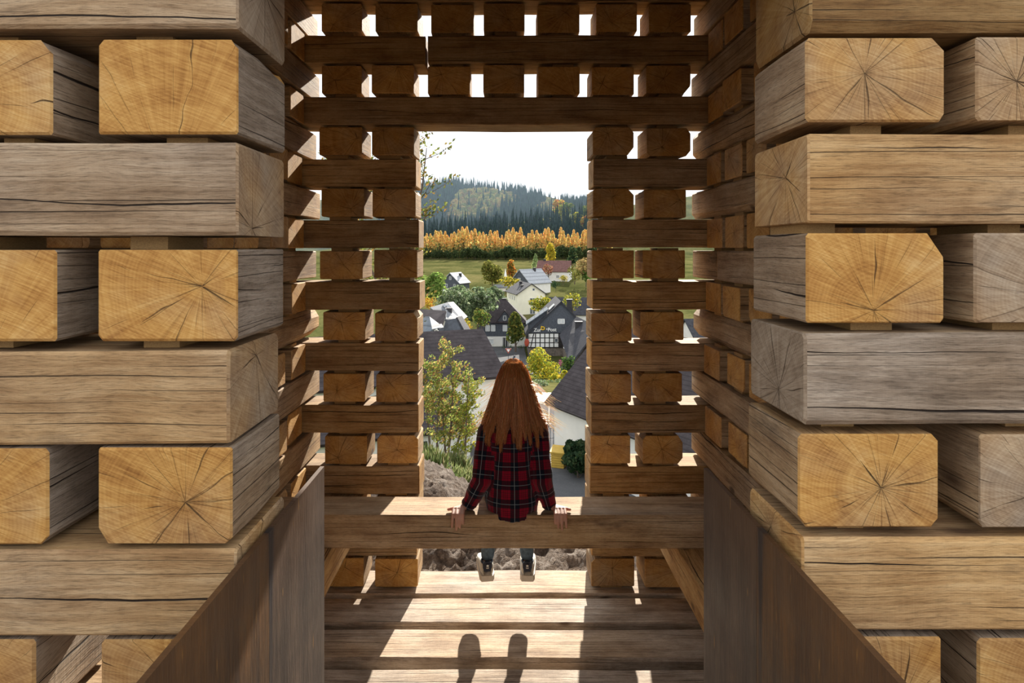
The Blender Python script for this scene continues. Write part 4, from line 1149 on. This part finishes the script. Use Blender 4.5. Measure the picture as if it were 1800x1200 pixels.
# grassy tufts on the bank
for i, (px, py, d, w, h) in enumerate([(760, 826, 8.2, 44, 46), (790, 834, 8.0, 40, 28), (816, 842, 7.8, 34, 26), (748, 812, 8.6, 30, 40), (800, 815, 9.0, 40, 30), (826, 838, 8.8, 26, 30)]):
    r = random.Random(200 + i); s = F / d; b0 = px3(px, py, d); root = empty('grass_tuft', b0)
    tag(root, ('broad weed tuft at the foot of the twin-stemmed young tree', 'weed tuft in front of the reddish young tree', 'low weed tuft nearest the elbow of the girl', 'weed tuft against the left jamb', 'weed tuft between the two young trees, behind the others', 'weed tuft under the slim sapling')[i], 'grass', 'weed tufts on the bank')
    q = []
    for k in range(420):
        a = r.uniform(0, 6.28); rad = w / s / 2 * sqrt(r.random()); p = Vector((cos(a) * rad, sin(a) * rad, -.08))
        tip = p + Vector((r.gauss(0, .05), r.gauss(0, .05), h / s * r.uniform(.4, 1.1)))
        ax = (tip - p) / 2; sd_ = ax.cross(rv(r)).normalized() * .012
        q.append(((p + tip) / 2, ax, sd_, jitcol(r, ((.22, .26, .10), (.14, .19, .07), (.32, .32, .16))[r.randrange(3)])))
    link('blades', leafmesh('blades', q, M_LEAF), root)

# ------------------------------------------------------------------ small things in the street
M_YEL = plain('yellow_plastic', (.55, .36, .07), .5, 0, .1, 4)
gb = tag(empty('grit_bin', (2.92, 36.2, TZ(2.92, 36.2) + .09), radians(-20)), 'yellow slatted grit bin by the right white house', 'bin')
for k in range(6): MB().box(-.36, .36, -.3, .3, .02 + k * .13, .13 + k * .13).build('slat', M_YEL, gb)
MB().box(-.33, .33, -.27, .27, 0, .8).build('body', plain('bin_inner', (.38, .24, .05), .6), gb)
MB().prism([(-.42, -.36, .8), (.42, -.36, .8), (.42, .36, 1.0), (-.42, .36, 1.0)], (0, 0, .07)).build('lid', M_YEL, gb)
ys_ = tag(empty('yield_sign', (.55, 115, TZ(.55, 115) + .28)), 'white triangular give-way sign with red border on a thin post', 'sign')
MB().tube([(0, 0, -.2), (0, 0, 2.4)], .04).build('post', M_CLAD, ys_)
MB().prism([(-.55, -.05, 3.2), (0, -.05, 2.3), (.55, -.05, 3.2)], (0, .04, 0)).build('sign_plate', M_RED, ys_)
MB().prism([(-.32, -.08, 3.08), (0, -.08, 2.55), (.32, -.08, 3.08)], (0, .03, 0)).build('sign_face', M_FRAME, ys_)
bl = tag(empty('street_post', (1.6, 114.5, TZ(1.6, 114.5) + .28)), 'dark thick post by the village street', 'post')
MB().tube([(0, 0, 0), (0, 0, 1.0), (0, 0, 1.9)], [.16, .14, .14], 8).build('shaft', M_CLAD, bl)
MB().ball((0, 0, 1.95), .18, 10, 6).build('cap', M_CLAD, bl)
mo = tag(empty('motorcycle', (3.4, 108, TZ(3.4, 108) + .13), radians(25)), 'dark motorcycle parked in front of the inn', 'motorcycle')
for sx in (-.7, .7):
    MB().tube([(sx + .32 * cos(t), 0, .32 + .28 * sin(t)) for t in [2 * pi * i / 14 for i in range(15)]], .07, 6).build('wheel', M_BEAMD, mo)
MB().tube([(-.7, 0, .35), (-.2, 0, .7), (.3, 0, .8), (.55, 0, .95), (.7, 0, .35)], [.08, .2, .22, .1, .06], 8).build('frame', M_CLAD, mo)
MB().tube([(.5, -.35, 1.1), (.5, .35, 1.1)], .03).build('handlebar', M_CLAD, mo)
MB().tube([(-.6, 0, .85), (0, 0, .85)], [.12, .14], 8).build('seat', M_BEAMD, mo)
aw = tag(empty('awning', (0, 0, 0)), 'white flat awning roof beside the right white house', 'awning')
A0 = px3(940, 703, 46); aw.location = A0
m = MB(); slab(m, [px3(936, 706, 45) - A0, px3(966, 706, 45) - A0, px3(974, 690, 49) - A0, px3(944, 690, 49) - A0], .12); m.build('canopy', M_FRAME, aw)
for (p, q, d) in ((937, 706, 45.2), (965, 706, 45.2)):
    a = px3(p, q, d) - A0; MB().tube([(a.x, a.y, a.z - .1), (a.x, a.y, a.z - 2.2)], .05).build('post', M_FRAME, aw)
rl = tag(empty('railing', px3(972, 800, 40)), 'grey metal railing beside the corner of the right white house', 'railing')
for k in range(5):
    MB().tube([(-.35 + k * .2, k * .1, -.6), (-.35 + k * .2, k * .1, 1.6)], .025, 5).build('bar', M_CLAD, rl)
for z in (.2, 1.0, 1.6): MB().tube([(-.4, 0, z), (.5, .45, z)], .03, 5).build('rail', M_CLAD, rl)

isl = MB(); n_ = 18
isl.add([(2.2 * cos(2 * pi * k / n_) , 1.6 * sin(2 * pi * k / n_), 0) for k in range(n_)] + [(2.0 * cos(2 * pi * k / n_), 1.4 * sin(2 * pi * k / n_), .18) for k in range(n_)],
        [tuple(range(n_, 2 * n_))] + [(k, (k + 1) % n_, n_ + (k + 1) % n_, n_ + k) for k in range(n_)])
tag(isl.build('grass_island', M_MEADOW, None, (.9, 114.5, TZ(.9, 114.5) + .1)), 'small green traffic island under the give-way sign', 'traffic island')
# ------------------------------------------------------------------ the girl on the beam
def remeshed(mb, voxel, smooth_it=2):
    me = pymesh('tmp', mb.v, mb.f)
    bm = bmesh.new(); bm.from_mesh(me); bmesh.ops.recalc_face_normals(bm, faces=bm.faces); bm.to_mesh(me); bm.free()
    o = bpy.data.objects.new('tmp', me); C.objects.link(o)
    md = o.modifiers.new('r', 'REMESH'); md.mode = 'VOXEL'; md.voxel_size = voxel; md.use_smooth_shade = True
    if smooth_it:
        sm = o.modifiers.new('s', 'SMOOTH'); sm.iterations = smooth_it; sm.factor = .5
    bpy.context.view_layer.update()
    out = bpy.data.meshes.new_from_object(o.evaluated_get(bpy.context.evaluated_depsgraph_get()))
    bpy.data.objects.remove(o)
    out.polygons.foreach_set('use_smooth', [True] * len(out.polygons))
    return out
def limb(mb, pts, n=14):
    """chain of (point, radius): tapered tubes with balls on the joints, overlapping"""
    for (p, r_), (q, s_) in zip(pts[:-1], pts[1:]):
        mb.tube([p, Vector(p).lerp(Vector(q), .5), q], [r_, (r_ + s_) / 2, s_], n)
    for p, r_ in pts: mb.ball(p, r_ * .995, n, 10)
def loft(mb, rings, n=28, capped=True, ext=None):
    """rings: (z, cx, cy, rx, ry, slant)"""
    b = len(mb.v)
    for (z, cx, cy, rx, ry, sl) in rings:
        for k in range(n):
            t = 2 * pi * k / n
            dx, dy = rx * sin(t), -ry * cos(t)
            mb.v.append((cx + dx, cy + dy, z + sl * dy))
    for i in range(len(rings) - 1):
        for k in range(n):
            q = (k + 1) % n
            mb.f.append((b + i * n + k, b + i * n + q, b + (i + 1) * n + q, b + (i + 1) * n + k)); mb.m.append(0)
    if capped:
        mb.f.append(tuple(b + k for k in range(n - 1, -1, -1))); mb.m.append(0)
        e = b + (len(rings) - 1) * n; mb.f.append(tuple(e + k for k in range(n))); mb.m.append(0)

CX = .033
person = empty('person', (CX, 3.2, BZ))
tag(person, 'girl with long red hair in a plaid shirt sitting on the beam, seen from behind', 'person')
def pxd(px, py, d): return px3(px, py, d)
M_SKIN = NT('skin')
_c = M_SKIN.ramp(M_SKIN.noise(M_SKIN.n('TexCoord').outputs['Object'], 18, 4), [(.3, (.50, .25, .17)), (.7, (.62, .35, .25))])
M_SKIN = M_SKIN.pbr(_c, .5, 0, None, .4, **{'Subsurface Weight': .08})
M_DENIM = plain('denim', (.10, .155, .22), .9, 0, .35, 60, .002)
# joints
SH = {-1: Vector((CX - .122, 3.215, 1.035)), 1: Vector((CX + .128, 3.215, 1.035))}
EL = {-1: pxd(847, 842, 3.15), 1: pxd(953, 842, 3.15)}
WR = {-1: pxd(822, 889, 3.175), 1: pxd(966, 889, 3.175)}
off = person.location
body = MB()
loft(body, [(.69, CX, 3.22, .11, .085, 0), (.78, CX, 3.21, .115, .09, 0), (.88, CX, 3.21, .10, .08, 0), (.98, CX, 3.215, .115, .085, 0), (1.05, CX, 3.22, .12, .075, 0), (1.09, CX, 3.23, .07, .06, 0)])
limb(body, [(Vector((CX, 3.235, 1.06)), .045), (Vector((CX, 3.255, 1.17)), .043)])
HC = Vector((CX + .01, 3.275, 1.243))
body.ball(HC, 1, 20, 14, sc=(.072, .092, .105))                       # skull
body.ball(HC + Vector((0, .035, -.05)), 1, 16, 12, sc=(.055, .06, .06))  # jaw
body.ball(HC + Vector((0, .095, -.022)), 1, 10, 8, sc=(.012, .018, .02))  # nose
body.ball(HC + Vector((0, .082, -.058)), 1, 10, 8, sc=(.024, .01, .009))  # lips
for s in (-1, 1):
    body.ball(HC + Vector((s * .073, .01, -.015)), 1, 10, 8, sc=(.008, .02, .03))  # ears
    w = WR[s]
    limb(body, [(SH[s], .044), (EL[s], .036), (w, .022)])
    mx = (lambda p: p) if s < 0 else (lambda p: 1790 - p)
    kn = [(815, 900, 3.138), (809.5, 898, 3.136), (803.5, 898, 3.135), (797.5, 899.5, 3.136)]
    K = [pxd(mx(a), b, d) for a, b, d in kn]
    for k in K: k.z = BZ + .017
    # palm: fan of bones from the wrist to the knuckles
    for k in K:
        limb(body, [(w + Vector((0, 0, -.004)), .017), (w.lerp(k, .55), .0125), (k, .0088)], 10)
    body.ball(sum(K, Vector()) / 4 + (w - sum(K, Vector()) / 4) * .4, 1, 12, 8, sc=(.024, .026, .011))
    tips = [(814, 920, 3.092), (808.5, 927, 3.090), (802, 930.5, 3.090), (794.5, 926, 3.090)]
    for k, (a, b, d) in zip(K, tips):
        tip = pxd(mx(a), b, d)
        mid = Vector((k.x * .62 + tip.x * .38, 3.097, BZ + .006))
        m2 = mid.lerp(tip, .52) + Vector((0, -.003, 0))
        limb(body, [(k, .0085), (mid, .0078), (m2, .0070), (tip, .0058)], 10)
    th0 = w.lerp(K[3], .35); th1 = pxd(mx(797), 905, 3.155); th1.z = BZ + .013; th2 = pxd(mx(788), 906, 3.150); th2.z = BZ + .010
    limb(body, [(th0, .013), (th1, .0092), (th2, .0066)], 10)
    hx = CX + s * .062
    kx = .004 + s * .085 + .012
    knee = Vector((kx - .0, 3.56, .665)); ank = Vector(((857 - VX if s < 0 else 926.5 - VX) * 3.545 / F, 3.545, .262))
    limb(body, [(Vector((hx, 3.23, .755)), .07), (knee, .05), (ank, .026), (ank + Vector((0, .03, -.045)), .028), (ank + Vector((0, .13, -.06)), .022)])
    globals()['LEG%d' % s] = (Vector((hx, 3.23, .757)), knee, ank)
def on_bench(me, lift):
    for v_ in me.vertices:
        if 3.109 < v_.co.y < 3.348 and v_.co.z < BZ + lift: v_.co.z = BZ + lift
bme = remeshed(body, .0032, 2); on_bench(bme, .0015); bme.materials.clear(); bme.materials.append(M_SKIN)
for v_ in bme.vertices: v_.co -= off
link('body', bme, person)
# eyes, simple, on the far side of the head
for s in (-1, 1):
    MB().ball(HC - off + Vector((s * .028, .08, .0)), .011, 10, 8).build('eye', M_FRAME, person, smooth=True)
# fingernails
# jeans
jm = MB()
for s in (-1, 1):
    hip, knee, ank = globals()['LEG%d' % s]
    limb(jm, [(hip, .078), (knee, .057), (knee.lerp(ank, .55), .046), (ank + Vector((0, 0, .035)), .036)])
jm.ball((CX, 3.22, .765), 1, 20, 12, sc=(.125, .10, .08))
jme = remeshed(jm, .006, 2); on_bench(jme, .003); jme.materials.clear(); jme.materials.append(M_DENIM)
for v_ in jme.vertices:
    p = v_.co; v_.co = p + Vector((0, 0, 0)) - off
    v_.co += Vector((mn.noise(p * 38) * .003, mn.noise(p * 38 + Vector((9, 0, 0))) * .003, 0))
link('jeans', jme, person)
# shirt -----------------------------------------------------------------------
sm = MB()
loft(sm, [(.706, CX, 3.212, .128, .122, .46), (.745, CX, 3.206, .134, .116, .25), (.80, CX, 3.205, .131, .109, 0), (.87, CX, 3.208, .122, .100, 0), (.95, CX, 3.212, .122, .098, 0), (1.01, CX, 3.218, .132, .098, 0),
          (1.055, CX, 3.222, .128, .090, 0), (1.085, CX, 3.23, .092, .076, 0), (1.11, CX, 3.238, .062, .062, 0), (1.145, CX, 3.245, .056, .056, 0)])
for s in (-1, 1):
    w2 = EL[s].lerp(WR[s], .93)
    limb(sm, [(SH[s] + Vector((-s * .01, 0, 0)), .058), (SH[s].lerp(EL[s], .5), .0505), (EL[s], .0475), (EL[s].lerp(WR[s], .55), .041), (w2, .033)])
    dirw = (WR[s] - EL[s]).normalized()
    sm.tube([w2 - dirw * .035, w2 + dirw * .006], [.036, .036], 14)
sme = remeshed(sm, .0048, 3); on_bench(sme, .005)
def plaid():
    t = NT('plaid_flannel')
    uv = t.n('UVMap', uv_map='cloth').outputs[0]
    sp = t.n('SeparateXYZ', {0: uv}); M = t.math
    def band(c, per, off_):
        p = M('FRACT', M('ADD', M('DIVIDE', c, per), off_))
        K = lambda stops: t.n('SeparateColor', {0: t.ramp(p, [(a, (b, b, b)) for a, b in stops], 'CONSTANT')}).outputs[0]
        dark = K([(0, 1), (.48, 0), (.60, .6), (.63, 0), (.70, .6), (.73, 0), (.82, .6), (.85, 0)])
        white = K([(0, 0), (.205, 1), (.245, 0), (.97, .0)])
        return dark, white
    du, wu = band(sp.outputs[0], .080, .1); dv, wv = band(sp.outputs[1], .084, .35)
    d = M('MULTIPLY', M('ADD', du, dv), .5)
    c = t.ramp(d, [(0, (.24, .006, .022)), (.28, (.13, .006, .016)), (.5, (.048, .007, .014)), (.78, (.02, .008, .015)), (1, (.006, .009, .018))])
    c = t.mix(M('MULTIPLY', wu, .34), c, (.46, .50, .52)); c = t.mix(M('MULTIPLY', wv, .30), c, (.40, .48, .52))
    g = t.noise(uv, 900, 2)
    return t.pbr(c, .95, 0, t.bump(g, .001, .5), .1, **{'Sheen Weight': .15})
M_PLAID = plaid()
sme.materials.clear(); sme.materials.append(M_PLAID)
uvs = []
NRM = [v_.normal.copy() for v_ in sme.vertices]
def seg_t(p, a, b):
    d = b - a; t = max(0, min(1, (p - a).dot(d) / d.length_squared)); return t, (p - (a + d * t)).length
for vi_, v_ in enumerate(sme.vertices):
    p = v_.co.copy()
    best = None
    for s in (-1, 1):
        t1, d1 = seg_t(p, SH[s], EL[s]); t2, d2 = seg_t(p, EL[s], WR[s])
        l1 = (EL[s] - SH[s]).length
        if min(d1, d2) < .062 and (p.x - CX) * s > .098 - .02 * (p.z < .95):
            along = t1 * l1 if d1 <= d2 else l1 + t2 * (WR[s] - EL[s]).length
            ax = SH[s].lerp(EL[s], t1) if d1 <= d2 else EL[s].lerp(WR[s], t2)
            best = (atan2(p.x - ax.x, -(p.y - ax.y)) * .046 + .02, -along + .01)
    if best is None:
        th = atan2((p.x - CX) / 1.15, -(p.y - 3.212)); best = (th * .125, p.z - 1.0 + .1 * (p.x - CX) ** 2)
    uvs.append(best)
    # soft folds
    nrm = NRM[vi_]
    f_ = mn.noise(Vector((p.x * 16, p.y * 16, p.z * 9))) * .0065 + mn.noise(Vector((p.x * 34 + p.z * 18, p.y * 30, p.z * 22))) * .0032
    if 3.105 < p.y < 3.35 and p.z < BZ + .012: f_ = 0
    v_.co = p + nrm * f_ - off
sme.uv_layers.new(name='cloth'); ul = sme.uv_layers['cloth']
for li, lp in enumerate(sme.loops): ul.data[li].uv = uvs[lp.vertex_index]
sme.update()
shirt = link('shirt', sme, person); shirt['label'] = 'red and navy plaid flannel shirt'
col_ = MB(); col_.tube([(CX + .06 * sin(t), 3.243 - .056 * cos(t), 1.135 + .012 * cos(t)) for t in [-2.6 + 5.2 * i / 16 for i in range(17)]], .014, 8)
cme = pymesh('collar', [Vector(p) - off for p in col_.v], col_.f, M_CLAD, True); link('collar', cme, person)
# bracelet on the left wrist
M_BRAC = plain('blue_beads', (.06, .09, .25), .4, 0, .4, 120)
wd = (WR[-1] - EL[-1]).normalized(); a_ = wd.orthogonal().normalized(); b_ = wd.cross(a_); wc = WR[-1] + wd * -.002
MB().tube([wc + (a_ * cos(t) + b_ * sin(t)) * .025 - off for t in [2 * pi * i / 20 for i in range(21)]], .005, 6, cap=False).build('bracelet', M_BRAC, person, smooth=True)
# shoes -------------------------------------------------------------------------
M_SHOE = plain('white_leather', (.66, .64, .58), .5, 0, .06, 20)
M_SOLE = plain('rubber_sole', (.55, .50, .43), .7, 0, .1, 30)
M_NAVY = plain('navy_heel_tab', (.018, .024, .045), .5, 0, .2, 30)
for s in (-1, 1):
    ank = globals()['LEG%d' % s][2]
    sh = empty('shoe', Vector((ank.x, 3.497, .178)) - off, radians(-s * 9), person); sh.rotation_euler = (radians(4), 0, radians(7 if s < 0 else -3))
    u = MB(); n = 16
    secs = [(.000, .021, .030, .082), (.006, .030, .026, .092), (.03, .036, .024, .094), (.07, .037, .024, .088), (.11, .039, .024, .078), (.15, .042, .024, .060), (.185, .041, .024, .050), (.21, .034, .024, .044), (.225, .018, .026, .036)]
    b = 0
    for (y_, w_, z0, z1) in secs:
        for k in range(n):
            t = 2 * pi * k / n; cc, ss = cos(t), sin(t)
            u.v.append((w_ * abs(cc) ** .6 * (1 if cc > 0 else -1), y_, (z0 + z1) / 2 + (z1 - z0) / 2 * abs(ss) ** .7 * (1 if ss > 0 else -1)))
    for i in range(len(secs) - 1):
        for k in range(n): u.f.append((i * n + k, i * n + (k + 1) % n, (i + 1) * n + (k + 1) % n, (i + 1) * n + k)); u.m.append(0)
    u.f.append(tuple(range(n))); u.f.append(tuple((len(secs) - 1) * n + k for k in range(n - 1, -1, -1))); u.m += [0, 0]
    u.build('upper', M_SHOE, sh, smooth=True)
    so = MB()
    outl = [(-.030, -.004), (.030, -.004), (.039, .02), (.040, .07), (.044, .14), (.043, .185), (.034, .215), (.015, .234), (-.015, .234), (-.034, .215), (-.043, .185), (-.044, .14), (-.040, .07), (-.039, .02)]
    so.prism([(x, y, 0) for x, y in outl], (0, 0, .031)); so.build('sole', M_SOLE, sh)
    tb = MB()
    prof = [(-.016, .054), (.016, .054), (.024, .074), (.025, .096), (.014, .107), (-.014, .107), (-.025, .096), (-.024, .074)]
    tb.prism([(x, -.009 + abs(x) * .35, z) for x, z in prof], (0, .012, 0)); ht = tb.build('heel_tab', M_NAVY, sh)
    lg = MB()
    for ang in (-.6, 0, .6): lg.ball((sin(ang) * .006, -.0105, .084 + cos(ang) * .006), 1, 8, 6, sc=(.0026, .0015, .0055))
    lg.box(-.0075, .0075, -.0112, -.0095, .0775, .079); lg.box(-.0065, .0065, -.0112, -.0095, .0745, .0758)
    lg.build('trefoil_mark', M_FRAME, ht)
    MB().tube([(.026 * sin(t) * 1.05, .034 - .034 * cos(t), .094) for t in [2 * pi * i / 18 for i in range(19)]], .0065, 6).build('collar_padding', M_NAVY, sh, smooth=True)
# hair -----------------------------------------------------------------------------
def hairmat():
    t = NT('red_hair')
    at = t.n('Attribute', attribute_name='leaf').outputs['Color']
    p = t.n('BsdfPrincipled', {'Base Color': at, 'Roughness': .33, 'Specular IOR Level': .6})
    tr = t.n('BsdfTranslucent', {'Color': at})
    mx = t.n('MixShader', {0: .5, 1: p.outputs[0], 2: tr.outputs[0]})
    t.t.links.new(mx.outputs[0], t.out.inputs[0]); return t.mat
M_HAIR = hairmat()
HX = CX + .008
LV = [(1.374, .010, .012, 3.285), (1.362, .034, .045, 3.28), (1.338, .053, .072, 3.277), (1.295, .073, .096, 3.27), (1.23, .094, .106, 3.262), (1.165, .116, .112, 3.25), (1.09, .146, .118, 3.232), (1.03, .163, .120, 3.226), (.97, .164, .119, 3.225), (.93, .158, .118, 3.225)]
def lv(z):
    for a, b in zip(LV[:-1], LV[1:]):
        if z >= b[0]:
            k = (a[0] - z) / (a[0] - b[0]); k = max(0, k)
            return tuple(a[i] + (b[i] - a[i]) * k for i in range(4))
    return LV[-1]
r = random.Random(21)
HC_ = [(.66, .27, .085), (.78, .36, .13), (.48, .16, .045), (.88, .50, .22), (.58, .21, .06)]
hb = MB()
loft(hb, [(z, HX, cy, rx * k_, ry * k_, 0) for (z, rx, ry, cy), k_ in zip(LV[:7], (.95, .95, .95, .95, .945, .92, .80))], 36)
hv = [];
for p in hb.v:
    P = Vector(p)
    if P.z < 1.12: P.z += .035 + .05 * mn.noise(P * 26)
    hv.append(P - off)
hme = treemesh('hair_mass', hv, [f_ for f_ in hb.f], [], M_HAIR) if 0 else pymesh('hair_mass', hv, hb.f, M_HAIR, True)
ca = hme.color_attributes.new('leaf', 'FLOAT_COLOR', 'CORNER')
ca.data.foreach_set('color', [c for _ in hme.loops for c in (.36, .12, .034, 1.0)])
hair = link('hair', hme, person); hair['label'] = 'long loose red hair'
st = MB(); scol = []
locks = []
for i in range(30):
    ph = radians(-118 + 236 * (i + r.uniform(-.4, .4)) / 29)
    locks.append((ph, r.uniform(.955, 1.045) + .03 * abs(sin(ph)) - .02 * (abs(ph) < .35), r.uniform(-.02, .02)))
def strand(pts, rad, col):
    n0 = len(st.f)
    k = len(pts)
    st.tube([p - off for p in pts], [rad * (1 - .75 * (i / (k - 1)) ** 3) for i in range(k)], 3, cap=False)
    scol.extend([col] * (len(st.f) - n0))
for i in range(3400):
    L_ = locks[r.randrange(len(locks))]
    ph0 = L_[0] + r.gauss(0, .15)
    zend = L_[1] + abs(r.gauss(0, .035))
    out = r.uniform(.95, 1.045)
    z = 1.374 - r.random() ** 1.5 * .05
    pts = []; N = 13
    wig = r.uniform(0, 6); wa = r.uniform(.001, .006)
    for k in range(N):
        t = k / (N - 1); zz = z + (zend - z) * t
        _, rx, ry, cy = lv(zz)
        cl = max(0, t - .45) / .55
        ph = ph0 + (L_[0] + L_[2] - ph0) * min(1, cl * 1.15) * .9
        o_ = out + (1.0 - out) * cl * .5 + .02 * cl
        pts.append(Vector((HX + rx * o_ * sin(ph) + wa * sin(wig + 9 * t), cy - ry * o_ * cos(ph), zz + .012 * (1 - t))))
    strand(pts, r.uniform(.0009, .0017), jitcol(r, HC_[r.randrange(5)], .25))
# windblown strands, mostly to the right; their pale colour paints in the sunlight
for i in range(150):
    s = 1 if r.random() < .75 else -1
    z = r.uniform(1.08, 1.28); _, rx, ry, cy = lv(z)
    p = Vector((HX + s * rx * r.uniform(.9, 1.0), cy - ry * r.uniform(-.3, .5), z))
    ln = r.uniform(.05, .14) * (1 if s > 0 else .7); dz = -r.uniform(.35, 1.5)
    d = Vector((s, r.uniform(-.3, .3), dz * .6)).normalized() * ln
    strand([p - Vector((s * .03, 0, -.03)), p, p + d * .4 + Vector((0, 0, .008)), p + d * .8, p + d + Vector((s * .01, 0, -.012))], r.uniform(.0006, .0011), jitcol(r, (.85, .66, .42), .2))
for i in range(520):                                   # fine halo over the crown, rim light painted as paler hair
    ph = r.uniform(-pi, pi); z = r.uniform(1.2, 1.368); _, rx, ry, cy = lv(z)
    p = Vector((HX + rx * sin(ph), cy - ry * cos(ph), z)); o = Vector((sin(ph), -cos(ph), .5)).normalized(); k_ = r.uniform(.3, 1.2)
    strand([p, p + o * .005 * k_ + Vector((0, 0, -.015)), p + o * .009 * k_ + Vector((0, 0, -.05)), p + o * .009 * k_ + Vector((0, 0, -.09))], .0008, jitcol(r, (.78, .45, .22), .2))
sme2 = pymesh('hair_strands', st.v, st.f, M_HAIR, True)
ca = sme2.color_attributes.new('leaf', 'FLOAT_COLOR', 'CORNER')
fl = []
for pi_, p in enumerate(sme2.polygons):
    c = scol[pi_]; fl += [c[0], c[1], c[2], 1.0] * p.loop_total
ca.data.foreach_set('color', fl)
o = link('hair_strands', sme2, hair); o['kind'] = 'stuff'

# ------------------------------------------------------------------ haze in the valley
hz = NT('valley_haze')
vol = hz.n('VolumePrincipled', {'Color': (.62, .82, 1.0, 1), 'Density': .00027, 'Anisotropy': .1})
hz.t.links.new(vol.outputs[0], hz.out.inputs['Volume'])
hb_ = MB().box(-620, 620, 0, 720, -60, 190).build('valley_haze', hz.mat, None, (0, 385, 0))
tag(hb_, 'thin blue autumn haze hanging over the far valley and forest', 'haze', None, 'stuff')
